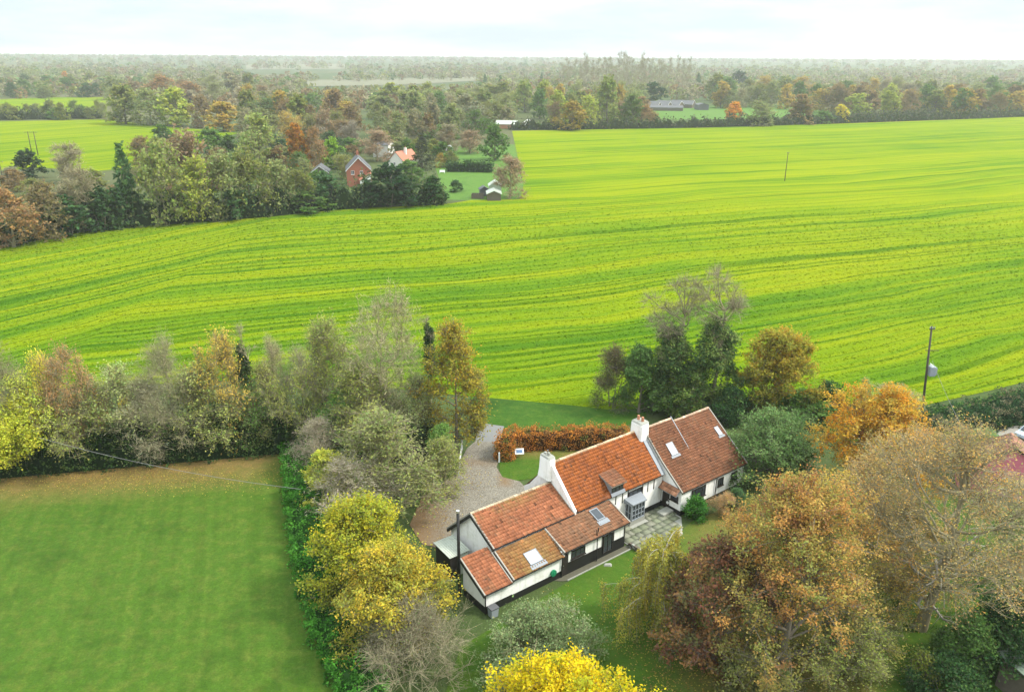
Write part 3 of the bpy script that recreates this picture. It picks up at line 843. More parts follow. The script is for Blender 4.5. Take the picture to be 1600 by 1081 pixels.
C_PL = Plane(-.23, 2.52, (.44, 2.02), (-3.03, 3.55))
L1_PL = Plane(2.66, 8.07, (.44, 2.19), (-2.25, 3.42))
L2_PL = Plane(8.09, 15.9, (.44, 2.53), (-2.30, 3.50))
A_PL = Plane(2.62, 11.55, (-2.27, 3.67), (-5.68, 5.35)); AB_PL = Plane(2.62, 11.55, (-9.44, 1.89), (-5.68, 5.35))
B_PL = Plane(11.80, 23.2, (-2.33, 3.70), (-5.91, 7.16)); BB_PL = Plane(11.80, 23.2, (-9.60, 3.1), (-5.91, 7.16))
EM = 2.59 + (2.86 / 5.57) * 4.25
E_PL = Plane(23.5, 33.5, (-.05, 2.59), (-2.91, EM)); E2_PL = Plane(27.6, 33.5, (-2.91, EM), (-5.62, 6.84)); D_PL = Plane(23.5, 27.55, (-2.91, EM), (-5.62, 7.28))
EB_PL = Plane(23.5, 33.5, (-10.4, 2.6), (-5.62, 6.84))

# walls: one body for each range, roof lines just under the tiles
def body(u0, u1, ring): return MB().prism([L3(u0, v, z) for v, z in ring], [L3(u1, v, z) for v, z in ring])
body(.0, 2.70, [(.15, 0), (.15, 2.0), (-2.95, 3.36), (-2.95, 0)]).build('wall', M['render'], cottage)
body(2.703, 8.0, [(.153, 0), (.153, 2.17), (-2.3, 3.26), (-2.3, 0)]).build('wall', M['render'], cottage)
body(8.003, 15.6, [(.147, 0), (.147, 2.47), (-2.5, 3.36), (-2.5, 0)]).build('wall', M['render'], cottage)
body(2.85, 11.6, [(-2.6, 0), (-2.6, 3.64), (-5.68, 5.18), (-9.1, 2.0), (-9.1, 0)]).build('wall', M['render'], cottage)
body(11.83, 23.4, [(-2.6, 0), (-2.6, 3.80), (-5.91, 7.0), (-9.2, 3.4), (-9.2, 0)]).build('wall', M['render'], cottage)
body(23.6, 33.2, [(-.2, 0), (-.2, 2.55), (-2.91, EM - .16), (-5.62, 6.66), (-10.1, 2.7), (-10.1, 0)]).build('wall', M['render'], cottage)
body(23.61, 27.45, [(-2.9, EM - .2), (-5.62, 7.1), (-6.3, 6.0), (-6.3, 4.0)]).build('wall', M['render'], cottage)
# gable parapet of the middle range with its flared shoulder
gp = [(-2.30, 3.55), (-2.28, 3.92), (-5.2, 6.80), (-5.5, 7.2), (-7.15, 7.0), (-7.2, 5.9), (-7.6, 5.15), (-8.2, 4.45), (-8.8, 3.75), (-9.55, 3.22), (-9.55, 2.95), (-9.3, 2.6), (-9.3, 0), (-2.6, 0), (-2.6, 3.4)]
MB().prism([L3(11.56, v, z) for v, z in gp], [L3(11.82, v, z) for v, z in gp]).build('gable_parapet', M['render'], cottage)

roof(C_PL, SALMON, 11); roof(L1_PL, OCHRE, 12, moss=((.24, .19, .06), .42, lambda x, y: np.clip(1.15 - y * .9, 0, 1) * np.clip(1.3 - x, .1, 1)))
roof(L2_PL, DULL, 13, amp=.8)
ra = roof(A_PL, SALMON, 14, moss=((.20, .17, .05), .9, lambda x, y: np.clip((y - .55) * 2, 0, 1) * np.clip(1.1 - x, 0, 1))); roof(AB_PL, SALMON, 15)
rb = roof(B_PL, ORANGE, 16, amp=.65, verge=(False, False)); roof(BB_PL, ORANGE, 17, amp=.65, verge=(False, False))
re_ = roof(E_PL, BROWN, 18, amp=.5, verge=(True, True), ch=.27); roof(E2_PL, BROWN, 19, amp=.5, verge=(False, True), ch=.27); rd = roof(D_PL, BROWN, 20, amp=.5, verge=(True, False), ch=.27); roof(EB_PL, BROWN, 21, amp=.5)
ridge(2.62, 11.5, -5.68, 5.36, ra, (.38, .30, .20), 1); ridge(11.9, 23.0, -5.91, 7.17, rb, (.46, .32, .20), 2)
ridge(27.7, 33.5, -5.62, 6.86, re_, (.42, .29, .20), 3); ridge(23.6, 27.5, -5.62, 7.30, rd, (.42, .29, .20), 4)
# lead flashing step between the two right-hand ridges, and along the abutments
MB().prism([L3(27.56, -2.91, EM + .06), L3(27.56, -5.7, 6.9), L3(27.56, -5.7, 7.5)], [L3(27.66, -2.91, EM + .06), L3(27.66, -5.7, 6.9), L3(27.66, -5.7, 7.5)]).build('flashing', M['lead'], cottage)
MB().prism([B_PL.P(11.1, 0, .06), B_PL.P(11.55, 0, .06), B_PL.P(11.55, 3.8, .06), B_PL.P(11.1, 3.8, .06)], [B_PL.P(11.1, 0, .13), B_PL.P(11.55, 0, .13), B_PL.P(11.55, 3.8, .13), B_PL.P(11.1, 3.8, .13)]).build('flashing', M['lead'], cottage)
# black bargeboards on the left gables
for pl, ext in ((A_PL, 0), (AB_PL, 0), (L1_PL, 0), (C_PL, 0)):
    MB().prism([pl.P(-.05, -.05, -.26), pl.P(-.05, pl.len, -.26), pl.P(-.05, pl.len, -.02), pl.P(-.05, -.05, -.02)],
               [pl.P(.02, -.05, -.26), pl.P(.02, pl.len, -.26), pl.P(.02, pl.len, -.02), pl.P(.02, -.05, -.02)]).build('bargeboard', M['black'], cottage)
for pl in (C_PL, L1_PL, L2_PL, A_PL, B_PL, E_PL):
    w = pl.u1 - pl.u0; MB().tube([pl.P(0, -.02, -.02), pl.P(w, -.02, -.02)], .06, 6).build('gutter', M['black'], cottage)

# plinths
for u0, u1, v, h in ((-.02, 2.69, .15, .68), (2.71, 7.99, .153, .62), (8.01, 15.62, .147, 1.12)):
    hbox(MB(), u0, u1, v + .025, v - .3, 0, h).build('plinth', M['black'], cottage)
hbox(MB(), 15.58, 15.625, .17, -2.5, 0, 1.12).build('plinth', M['black'], cottage)
hbox(MB(), 20.0, 23.6, -2.575, -2.8, 0, .55).build('plinth', M['black'], cottage)
hbox(MB(), 23.575, 33.22, -.175, -.6, 0, .5).build('plinth', M['black'], cottage)
hbox(MB(), 23.572, 23.7, -.62, -2.6, 0, .5).build('plinth', M['black'], cottage)
hbox(MB(), -.025, .2, .12, -2.9, 0, .66).build('plinth', M['black'], cottage)

def front(u0, v, z0): return lambda s, t, d: L3(u0 + s, v + d, z0 + t)
def side(u, v0, z0): return lambda s, t, d: L3(u - d, v0 + s, z0 + t)
def cell(mb, f, s0, s1, t0, t1, d0, d1):
    a = [f(s0, t0, d0), f(s1, t0, d0), f(s1, t1, d0), f(s0, t1, d0)]; b = [f(s0, t0, d1), f(s1, t0, d1), f(s1, t1, d1), f(s0, t1, d1)]
    mb.prism(a, b); return mb

def window(f, w, h, nx, ny, mat='timber', parent=cottage, sill=True, fr=.07, glass='glass'):
    mb = MB()
    cell(mb, f, 0, w, 0, fr, .004, .07); cell(mb, f, 0, w, h - fr, h, .004, .07); cell(mb, f, 0, fr, fr, h - fr, .004, .07); cell(mb, f, w - fr, w, fr, h - fr, .004, .07)
    for i in range(1, nx): cell(mb, f, w * i / nx - .025, w * i / nx + .025, fr, h - fr, .006, .055)
    for i in range(1, ny): cell(mb, f, fr, w - fr, h * i / ny - .015, h * i / ny + .015, .006, .045)
    o = mb.build('window', M[mat], parent)
    cell(MB(), f, fr * .5, w - fr * .5, fr * .5, h - fr * .5, .002, .025).build('pane', M[glass], o)
    if sill: cell(MB(), f, -.08, w + .08, -.08, 0, 0.0, .13).build('sill', M[mat], o)
    return o

def timber(f, w, h): cell(MB(), f, 0, w, 0, h, 0, .03).build('timber', M['timber'], cottage)

# lean-to front
window(front(9.1, .175, 1.38), 1.58, .78, 3, 2)
hbox(MB(), 8.66, 9.08, .185, .16, 1.2, 2.3).build('render_panel', M['render'], cottage)
dr = hbox(MB(), 8.12, 8.64, .18, .1, .1, 2.2).build('door', M['timber'], cottage)
hbox(MB(), 8.2, 8.25, .22, .18, 1.05, 1.1).build('handle', M['steel'], dr)
window(front(12.86, .175, .35), 1.15, 1.8, 2, 3, 'timber', sill=False)
for u in (8.66, 12.75, 14.12, 15.5): timber(front(u, .172, 1.12), .1, 1.3)
timber(front(8.0, .172, 1.05), 4.8, .1)
MB().tube([L3(12.0, .34, .05), L3(12.0, .34, 2.45), L3(12.0, .30, 2.6), L3(12.0, .2, 3.15)], .05, 7).build('downpipe', M['black'], cottage)
MB().tube([L3(8.0, .26, .05), L3(8.0, .26, 2.3)], .05, 7).build('downpipe', M['black'], cottage)
MB().tube([L3(-.02, .24, .05), L3(-.02, .24, 1.95)], .055, 7).build('downpipe', M['black'], cottage)
# middle range front
window(front(18.74, -2.59, 2.55), 1.8, .66, 3, 1)
for u, z, h in ((17.0, 2.5, 1.2), (17.9, 2.35, 1.35), (21.35, 2.35, 1.2), (22.2, 2.35, 1.2), (18.62, 2.5, 1.1), (20.62, 2.5, 1.1)): timber(front(u, -2.6, z), .1, h)
bay = body(18.3, 20.3, [(-2.55, 0), (-2.55, .5), (-1.75, .5), (-1.75, 0)]).build('bay_window', M['stone'], cottage)
MB().prism([L3(18.15, -2.58, 2.25), L3(20.45, -2.58, 2.25), L3(20.3, -1.62, 2.25), L3(18.45, -1.62, 2.25)], [L3(18.15, -2.58, 2.72), L3(20.45, -2.58, 2.72), L3(20.3, -1.62, 2.36), L3(18.45, -1.62, 2.36)]).build('bay_roof', M['lead'], bay)
f = front(18.5, -1.78, .52); mbf = MB()
cell(mbf, f, 0, 1.7, 0, .1, -.06, .05); cell(mbf, f, 0, 1.7, 1.63, 1.73, -.06, .05)
for i in range(5): cell(mbf, f, i * .41, i * .41 + .07, .1, 1.63, -.05, .045)
for i in range(1, 3): cell(mbf, f, 0, 1.7, .52 * i, .52 * i + .045, -.05, .03)
mbf.build('bay_frame', M['grey'], bay); cell(MB(), f, .02, 1.68, .05, 1.68, -.04, -.02).build('pane', M['glass'], bay)
f = side(18.45, -2.55, .52); mbf = MB()
cell(mbf, f, 0, .78, 0, .1, 0, .05); cell(mbf, f, 0, .78, 1.63, 1.73, 0, .05)
for i in range(3): cell(mbf, f, i * .355, i * .355 + .07, .1, 1.63, 0, .045)
cell(mbf, f, 0, .78, .8, .85, 0, .03); mbf.build('bay_frame', M['grey'], bay); cell(MB(), f, .02, .76, .05, 1.68, -.02, .005).build('pane', M['glass'], bay)
# dormer with a single tiled slope
DU0, DU1 = 16.22, 17.78
dm = MB().prism([L3(DU0, -2.42, 3.72), L3(DU0, -2.42, 4.86), L3(DU0, -4.0, 5.25), L3(DU0, -4.0, 4.9), L3(DU0, -2.9, 3.9)], [L3(DU1, -2.42, 3.72), L3(DU1, -2.42, 4.86), L3(DU1, -4.0, 5.25), L3(DU1, -4.0, 4.9), L3(DU1, -2.9, 3.9)]).build('dormer', M['lead'], cottage)
D1 = Plane(DU0 - .18, DU1 + .18, (-2.16, 4.84), (-4.02, 5.40))
dw = DU1 - DU0 + .36
MB().prism([D1.P(0, 0, 0), D1.P(dw, 0, 0), D1.P(dw, D1.len, 0), D1.P(0, D1.len, 0)], [D1.P(0, 0, -.1), D1.P(dw, 0, -.1), D1.P(dw, D1.len, -.1), D1.P(0, D1.len, -.1)]).build('dormer_roof', M['mortar'], dm)
V, Q, C = tiles(D1, BROWN, 31, amp=.6); o = mobj('roof_tiles', fast_mesh('roof_tiles', V, Q, None, [M['tile']], C), dm); o["kind"] = "stuff"
f = front(DU0 + .05, -2.41, 4.08); mbf = MB(); ww = DU1 - DU0 - .1
cell(mbf, f, 0, ww, 0, .07, 0, .06); cell(mbf, f, 0, ww, .64, .71, 0, .06)
for i in range(4): cell(mbf, f, i * (ww - .06) / 3, i * (ww - .06) / 3 + .06, .07, .64, 0, .05)
mbf.build('dormer_window', M['timber'], dm); cell(MB(), f, .03, ww - .03, .03, .68, .0, .02).build('pane', M['glass'], dm)
MB().prism([L3(DU0 - .1, -2.2, 3.78), L3(DU1 + .1, -2.2, 3.78), L3(DU1 + .1, -2.38, 4.06), L3(DU0 - .1, -2.38, 4.06)], [L3(DU0 - .1, -2.16, 3.80), L3(DU1 + .1, -2.16, 3.80), L3(DU1 + .1, -2.34, 4.08), L3(DU0 - .1, -2.34, 4.08)]).build('lead_apron', M['lead'], dm)
# right range: side door under a pent porch, windows
dr = cell(MB(), side(23.6, -2.55, .12), .02, .92, 0, 1.9, 0, .035).build('door', M['timber'], cottage)
cell(MB(), side(23.6, -2.55, .12), .8, .86, .9, 1.0, .035, .08).build('handle', M['steel'], dr)
bmh = MB().tube([L3(23.55, -1.78, .75), L3(23.49, -1.78, .75)], .16, 12).build('wall_plaque', M['white'], cottage)
window(side(23.6, -1.5, 1.3), .95, .62, 3, 2, 'timber')
PO = Plane(0, 1, (0, 0), (1, 1))
pr = MB().prism([L3(23.62, -2.95, 2.85), L3(23.62, -.3, 2.85), L3(22.95, -.3, 2.28), L3(22.95, -2.95, 2.28)], [L3(23.62, -2.95, 2.76), L3(23.62, -.3, 2.76), L3(22.95, -.3, 2.19), L3(22.95, -2.95, 2.19)]).build('porch_roof', M['lead'], cottage)
rng = np.random.default_rng(5); cat = Cat()
for j in range(2):
    for i in range(11):
        v0 = -2.95 + i * .24; a, b = j * .45, min(1, j * .45 + .5); P_ = lambda v, q, d: np.array(L3(22.93 + .67 * q - d * .6, v, 2.27 + .57 * q + d * .8))
        V = np.array([P_(v0, a, .05), P_(v0 + .23, a, .05), P_(v0 + .23, b, .02), P_(v0, b, .02), P_(v0, a, .01), P_(v0 + .23, a, .01)]); cat.add(V, np.array([(0, 1, 2, 3), (4, 5, 1, 0)]), np.broadcast_to(np.array((.33, .16, .09)) * math.exp(rng.normal(0, .25)), (6, 3)))
V, Q, C = cat.out(); o = mobj('roof_tiles', fast_mesh('roof_tiles', V, Q, None, [M['tile']], C), pr); o["kind"] = "stuff"
window(front(25.1, -.17, 1.15), 2.05, 1.15, 4, 2); window(front(29.1, -.17, 1.35), .8, .88, 2, 2); window(front(31.2, -.17, 1.3), .9, .9, 2, 2)
MB().tube([L3(28.7, -.08, .05), L3(28.7, -.08, 2.2), L3(28.7, .0, 2.5)], .05, 7).build('downpipe', M['black'], cottage)

def skylight(pl, s0, t0, w, h, glass, apron=.3):
    o = MB()
    f = lambda s, t, d: pl.P(s0 + s, t0 + t, d)
    cell(o, f, 0, w, 0, .09, .06, .17); cell(o, f, 0, w, h - .09, h, .06, .17); cell(o, f, 0, .09, .09, h - .09, .06, .17); cell(o, f, w - .09, w, .09, h - .09, .06, .17)
    o = o.build('skylight', M['lead'], cottage)
    cell(MB(), f, .06, w - .06, .06, h - .06, .08, .145).build('pane', M[glass], o)
    if apron: cell(MB(), f, -.12, w + .2, -apron, -.01, .085, .105).build('lead_apron', M['lead'], o)
skylight(L1_PL, 2.1, .5, 1.35, 1.22, 'blind', .42)
skylight(L2_PL, 5.0, 1.4, .95, 1.3, 'glass', .5)
skylight(D_PL, 1.5, .12, .95, 1.35, 'blind', .25); skylight(E2_PL, 4.7, .15, .62, 1.05, 'blind', .22)

# chimneys
def chimney(uc, vc, wu, wv, z0, z1, flare, pots, potc):
    mb = MB(); prof = [(z0, flare), (z0 + (z1 - z0) * .35, 1 + (flare - 1) * .35), (z1 - .35, 1.0), (z1 - .28, 1.0), (z1, .92)]
    def ring(z, k):
        a, b, c = wu * k / 2, wv * k / 2, .14 * k
        return [L3(uc + x, vc + y, z) for x, y in ((-a + c, -b), (a - c, -b), (a, -b + c), (a, b - c), (a - c, b), (-a + c, b), (-a, b - c), (-a, -b + c))]
    rs = [ring(z, k) for z, k in prof]
    for i in range(4):
        n = len(mb.v); mb.v += rs[i] + rs[i + 1]; mb.f += [(n + q, n + (q + 1) % 8, n + 8 + (q + 1) % 8, n + 8 + q) for q in range(8)]
    mb.poly(rs[-1]); o = mb.build('chimney', M['render'], cottage)
    cp = MB(); n = 0
    A, B = ring(z1 - .04, .99), ring(z1 + .10, .80); cp.prism(A, B).build('chimney_capping', M['stone'], o)
    for du, dv, h in pots:
        MB().tube([L3(uc + du, vc + dv, z1 + .05), L3(uc + du, vc + dv, z1 + .05 + h * .85), L3(uc + du, vc + dv, z1 + .05 + h)], .15, 10, .12).build('chimney_pot', M[potc], o)
chimney(11.72, -6.35, .85, 1.45, 5.6, 7.75, 1.25, ((0, .15, .35), (0, -.3, .22)), 'stone')
chimney(23.15, -5.75, 1.25, 1.45, 5.6, 8.2, 1.18, ((0, -.25, .5), (0, .3, .5)), 'terracotta')
bt = MB().tube([L3(11.6, -6.2, 8.05), L3(11.6, -6.2, 8.45)], .05, 6).build('cowl', M['steel'], cottage)
fl = MB().tube([L3(-.32, -3.05, 0), L3(-.32, -3.05, 7.9)], .13, 10).build('flue_pipe', M['black'], cottage, True)
MB().tube([L3(-.32, -3.05, 7.9), L3(-.32, -3.05, 8.1)], .15, 10).build('flue_cap', M['steel'], fl)
MB().tube([L3(12.0, .4, 3.1), L3(12.0, .4, 3.5)], .05, 6).build('vent_pipe', M['black'], cottage)

# things round the cottage
hr = empty('hose_reel', HP(7.05, .3, .75), HA); tag(hr, 'round green hose reel mounted on the white lean-to wall', 'hose reel')
MB().tube([(0, -.06, .15), (0, .1, .15)], .30, 16).build('drum', M['green'], hr); MB().tube([(0, -.1, .15), (0, -.06, .15)], .12, 10).build('hub', M['green'], hr); MB().box(-.05, .05, .1, .19, -.1, .4).build('bracket', M['black'], hr)
sh = empty('lean_to_shed', HP(.25, -7.7), HA); tag(sh, 'small dark shed with pale corrugated roof against the white gable', 'shed')
MB().box(.05, 1.85, -2.35, -.05, 0, 2.05).build('shed_wall', M['timber'], sh); MB().box(.9, 1.82, -2.42, -2.36, .05, 1.98).build('door', M['corr'], sh)
cat = Cat(); 
for i in range(40):
    x0 = -.1 + i * .053; z = .025 if i % 4 < 2 else 0
    V = np.array([(x0, -2.5, 2.16 + z), (x0 + .05, -2.5, 2.16 + z), (x0 + .05, .1, 2.34 + z), (x0, .1, 2.34 + z)]); V = np.concatenate([V, V - [0, 0, .05]])
    cat.add(V, np.array([(0, 1, 2, 3), (7, 6, 5, 4), (0, 4, 5, 1), (1, 5, 6, 2), (2, 6, 7, 3), (3, 7, 4, 0)]))
V, Q, C = cat.out(); mobj('corrugated_roof', fast_mesh('corrugated_roof', V, Q, None, [M['corr']]), sh)
db = empty('garden_bin', HP(.4, .7), HA); tag(db, 'small grey lidded container at the left corner of the cottage', 'bin')
MB().prism([(-.3, -.25, 0), (.3, -.25, 0), (.3, .25, 0), (-.3, .25, 0)], [(-.36, -.3, .8), (.36, -.3, .8), (.36, .3, .8), (-.36, .3, .8)]).build('body', M['grey'], db); MB().box(-.38, .38, -.33, .33, .8, .88).build('lid', M['slate'], db)

# patio of single slabs, the door step and the low wall at its edge
pat = tri_sheet('patio', [HP(*q)[:2] for q in ((15.95, -2.5), (23.5, -2.5), (23.5, .1), (21.3, 2.2), (17.0, 2.2), (16.0, .9))], M['stone'], .05)
rng = np.random.default_rng(77); slabs = {}
yy = -2.55
while yy < 3.4:
    dh = rng.choice([.55, .7, .8]); xx = 16.05 + rng.uniform(0, .3)
    while xx < 23.4:
        dw = rng.choice([.55, .75, .95])
        cx, cy = xx + dw / 2, yy + dh / 2
        if not (17.9 < cx < 20.6 and cy < -1.55) and cx < 23.3 and cy < 2.2 - max(0, cx - 21.0) * 1.0 and cy < .9 + (cx - 15.9) * 1.5:
            key = (round(dw, 2), round(dh, 2), int(rng.integers(0, 5)))
            if key not in slabs:
                mb = MB().box(-dw/2 + .018, dw/2 - .018, -dh/2 + .018, dh/2 - .018, 0, .075); c = np.array([(.175, .185, .125), (.19, .195, .14), (.165, .18, .115), (.20, .20, .15), (.175, .19, .12)][key[2]])
                me = fast_mesh('paving_slab', mb.v, mb.f, None, [M['slab']], np.broadcast_to(c, (8, 3))); slabs[key] = me
            o = mobj('paving_slab', slabs[key], pat); q = HP(cx, cy, .03 + rng.normal(0, .008)); o.location = q; o.rotation_euler = (rng.normal(0, .008), rng.normal(0, .008), HA + rng.normal(0, .012))
        xx += dw
    yy += dh
st = MB().box(-.75, .75, -.45, .45, 0, .22).build('door_step', M['stone'], None, bevel=.02); st.location = HP(22.75, -1.35, .1); st.rotation_euler = (0, 0, HA + .05); tag(st, 'flat grey stone step before the brown porch door', 'step')
wl_ = empty('retaining_wall', HP(16.0, .5), HA); tag(wl_, 'low dark retaining wall along the lawn edge of the patio', 'wall')
for i in range(3):
    for j in range(7):
        MB().box(-.12 + rng.normal(0, .01), .12, -.3 * j - .28 + (.14 if i % 2 else 0), -.3 * j + (.14 if i % 2 else 0), .15 * i, .15 * i + .14).build('stone_block', M['wood'] if (i + j) % 3 else M['stone'], wl_)
tri_sheet('path', [HP(*q)[:2] for q in ((7.2, .2), (15.9, .2), (15.9, .95), (8.0, .85), (7.6, .6))], M['soil'], .022)
kb = hbox(MB(), 8.1, 15.7, .95, .86, 0, .1).build('kerb', M['stone'], None); kb.location = HO; kb.rotation_euler = (0, 0, HA); kb["kind"] = "structure"
rk = MB().prism([(-.4, -.2, 0), (.35, -.25, 0), (.42, .2, 0), (-.3, .25, 0)], [(-.25, -.12, .16), (.22, -.15, .2), (.25, .1, .18), (-.18, .14, .14)]).build('garden_stone', M['stone'], None, bevel=.03); rk.location = HP(12.4, 1.35); tag(rk, 'flat pale stone lying on the lawn by the lean-to kerb', 'stone')

# ------------------------------------------------------------------ gate, sign, poles, wires
def at3(x, y, z=0.0): p = G(x, y, z); return Vector((float(p[0]), float(p[1]), float(p[2])))

def gate():
    a, b = at3(717, 744), at3(722, 703); d = b - a; L = d.length
    r = empty('field_gate', a, math.atan2(d.y, d.x)); tag(r, 'white timber gate standing open beside the gravel drive', 'gate')
    for x, h in ((0, 1.55), (L, 1.35)): MB().box(x - .09, x + .09, -.09, .09, 0, h).prism([(x - .09, -.09, h), (x + .09, -.09, h), (x + .09, .09, h), (x - .09, .09, h)], [(x - .02, -.02, h + .08), (x + .02, -.02, h + .08), (x + .02, .02, h + .08), (x - .02, .02, h + .08)]).build('post', M['white'], r)
    for i in range(5): MB().box(.12, L - .12, -.02, .02, .22 + i * .23, .34 + i * .23).build('rail', M['white'], r)
    for x in (.13, L - .2): MB().box(x, x + .08, -.03, .03, .15, 1.38).build('stile', M['white'], r)
    MB().prism([(.2, -.035, .25), (.3, -.035, .25), (L - .2, -.035, 1.25), (L - .3, -.035, 1.25)], [(.2, -.022, .25), (.3, -.022, .25), (L - .2, -.022, 1.25), (L - .3, -.022, 1.25)]).build('brace', M['white'], r)
gate()
gp_ = MB().box(-.09, .09, -.09, .09, 0, 1.15).prism([(-.09, -.09, 1.15), (.09, -.09, 1.15), (.09, .09, 1.15), (-.09, .09, 1.15)], [(-.02, -.02, 1.25), (.02, -.02, 1.25), (.02, .02, 1.25), (-.02, .02, 1.25)]).build('gate_post', M['white'], None)
gp_.location = at3(780, 722); tag(gp_, 'short white post at the end of the orange hedge', 'post')
sg = empty('sign_board', at3(795, 714)); tag(sg, 'white post leaning over the grass with a board at its top', 'sign')
e = at3(805, 702, .9) - at3(795, 714)
MB().tube([(0, 0, 0), tuple(e)], .055, 6).build('post', M['white'], sg)
bd = MB().box(-.05, .95, -.03, .03, -.55, .1).build('board', M['white'], sg); bd.location = e; bd.rotation_euler = (math.radians(-35), 0, .1)
bp = MB().box(.1, .8, -.035, -.031, -.42, -.05).build('printed_panel', M['blue'], sg); bp.location = e; bp.rotation_euler = (math.radians(-35), 0, .1)
bx_ = MB().box(-.25, .25, -.2, .2, .9, 1.35).box(-.06, .06, -.06, .06, 0, .9).build('letter_box', M['white'], None); bx_.location = at3(692, 700); tag(bx_, 'small white box on a post among the shrubs by the gate', 'box')

def util_pole(name, x, yb, yt, label, lean=(0, 0), transformer=False, arms=(1.0,), r=.14, double=0.0):
    b = at3(x, yb); h = height_to((b.x, b.y, 0), yt); root = empty(name, b, 0); tag(root, label, 'utility pole')
    for dx in ((0,) if not double else (-double / 2, double / 2)):
        MB().tube([(dx, 0, 0), (dx + lean[0] * h, lean[1] * h, h)], r, 8, r * .7).build('post', M['pole'], root, True)
    for k, w in enumerate(arms):
        z = h - .35 - k * .9; ox, oy = lean[0] * z, lean[1] * z
        c = MB().box(ox - w - double / 2, ox + w + double / 2, oy - .2, oy - .1, z, z + .12).build('crossarm', M['pole'], root)
        for q in (-w - double / 2 + .1, 0, w + double / 2 - .1): MB().tube([(ox + q, oy - .15, z + .12), (ox + q, oy - .15, z + .34)], .06, 6).build('insulator', M['grey'], c)
    if transformer:
        z = h * .42; ox = lean[0] * z
        t = MB().box(ox + .2, ox + .95, -.38, .38, z, z + 1.25).build('transformer', M['grey'], root, bevel=.05)
        for i in range(6): MB().box(ox + .95, ox + 1.08, -.34 + i * .12, -.30 + i * .12, z + .15, z + 1.1).build('cooling_fin', M['grey'], t)
        for i in range(3): MB().tube([(ox + .4, -.25 + .25 * i, z + 1.25), (ox + .4, -.25 + .25 * i, z + 1.55)], .06, 6).build('bushing', M['white'], t)
        MB().tube([(lean[0] * (h * .72) - .5, 0, h * .72), (lean[0] * (h * .72) + 1.2, 0, h * .72)], .05, 5).build('fuse_bar', M['pole'], root)
    return b, h
pb, ph = util_pole('utility_pole', 1441, 640, 510, 'dark timber pole with grey transformer box at the right edge of the yellow field', (-.08, 0), True, (.35,), .16)
util_pole('utility_pole', 1226, 283, 238, 'lone thin pole standing out in the middle of the yellow field', (0, 0), False, (.5,), .16)
util_pole('utility_pole', 55, 243, 206, 'pair of dark poles with a crossarm in the left-hand yellow field', (0, 0), False, (1.6,), .2, 2.6)
util_pole('utility_pole', 7, 292, 252, 'small dark pole with crossarm at the far left behind the rust tree', (0, 0), False, (1.4,), .18)
def wire(pts, label, r=.018, sag=.8):
    a, b = [np.array(p) for p in pts]; P = [a + (b - a) * t - np.array([0, 0, 4 * sag * t * (1 - t)]) for t in np.linspace(0, 1, 14)]
    o = MB().tube(P, r, 5).build('overhead_wire', M['wire'], None); tag(o, label, 'wire')
wire((G(62, 684, 5.5), G(470, 764, 5.0)), 'thin pale cable slung across the left lawn', .022, .6)
wire((np.array([pb.x, pb.y, ph * .6]), G(1512, 684, 4.2)), 'thin cable running down from the transformer pole over the hedge', .02, .3)

# ------------------------------------------------------------------ other buildings
def simple_house(name, loc, rz, w, d, eave, rise, label, wall='cream', roof_='redtile', wins=(), chim=(), cat='house', barge=None, over=.3):
    """gable end faces local -y; w across the gable, d deep"""
    r = empty(name, loc, rz); tag(r, label, cat)
    MB().prism([(-w/2, 0, 0), (w/2, 0, 0), (w/2, 0, eave), (0, 0, eave + rise), (-w/2, 0, eave)], [(-w/2, d, 0), (w/2, d, 0), (w/2, d, eave), (0, d, eave + rise), (-w/2, d, eave)]).build('wall', M[wall], r)
    k = rise / (w / 2)
    for s in (-1, 1):
        x0, z0 = s * (w/2 + over), eave - over * k; A = [(x0, -over, z0 + .04), (0, -over, eave + rise + .04), (0, -over, eave + rise + .22), (x0, -over, z0 + .22)]
        ro = MB().prism(A, [(p[0], d + over, p[2]) for p in A]).build('roof', M[roof_], r)
        if barge: MB().prism([(x0, -over - .06, z0 - .15), (0, -over - .06, eave + rise - .15), (0, -over - .06, eave + rise + .12), (x0, -over - .06, z0 + .12)], [(x0, -over - .01, z0 - .15), (0, -over - .01, eave + rise - .15), (0, -over - .01, eave + rise + .12), (x0, -over - .01, z0 + .12)]).build('bargeboard', M[barge], r)
    for x, z, ww, hh in wins:
        f = lambda s, t, q, x=x, z=z: (x + s, -q, z + t)
        window(f, ww, hh, 2, 2, 'white', r)
    for x, y, h, m in chim:
        c = MB().box(x - .45, x + .45, y - .45, y + .45, eave, eave + rise + h).build('chimney', M[m], r); MB().tube([(x, y, eave + rise + h), (x, y, eave + rise + h + .5)], .18, 8).build('chimney_pot', M['terracotta'], c)
    return r
b = at3(562, 292); bh = simple_house('brick_house', b, math.radians(12), 8.2, 11, 5.6, 4.1, 'tall red brick house with white bargeboards across the yellow field', 'brick', 'slate', ((.4, 4.3, 1.0, 1.1), (-2.6, 4.2, 1.1, 1.3)), ((0, 8, 1.2, 'brick'),), barge='white')
ex = MB().prism([(.2, -4.2, 0), (3.8, -4.2, 0), (3.8, -4.2, 4.6), (.2, -4.2, 2.6)], [(.2, -.02, 0), (3.8, -.02, 0), (3.8, -.02, 4.6), (.2, -.02, 2.6)]).build('extension', M['white'], bh)
MB().prism([(-.1, -4.4, 2.55), (4.0, -4.4, 4.83), (4.0, -4.4, 4.98), (-.1, -4.4, 2.7)], [(-.1, -.03, 2.55), (4.0, -.03, 4.83), (4.0, -.03, 4.98), (-.1, -.03, 2.7)]).build('extension_roof', M['redtile'], ex)
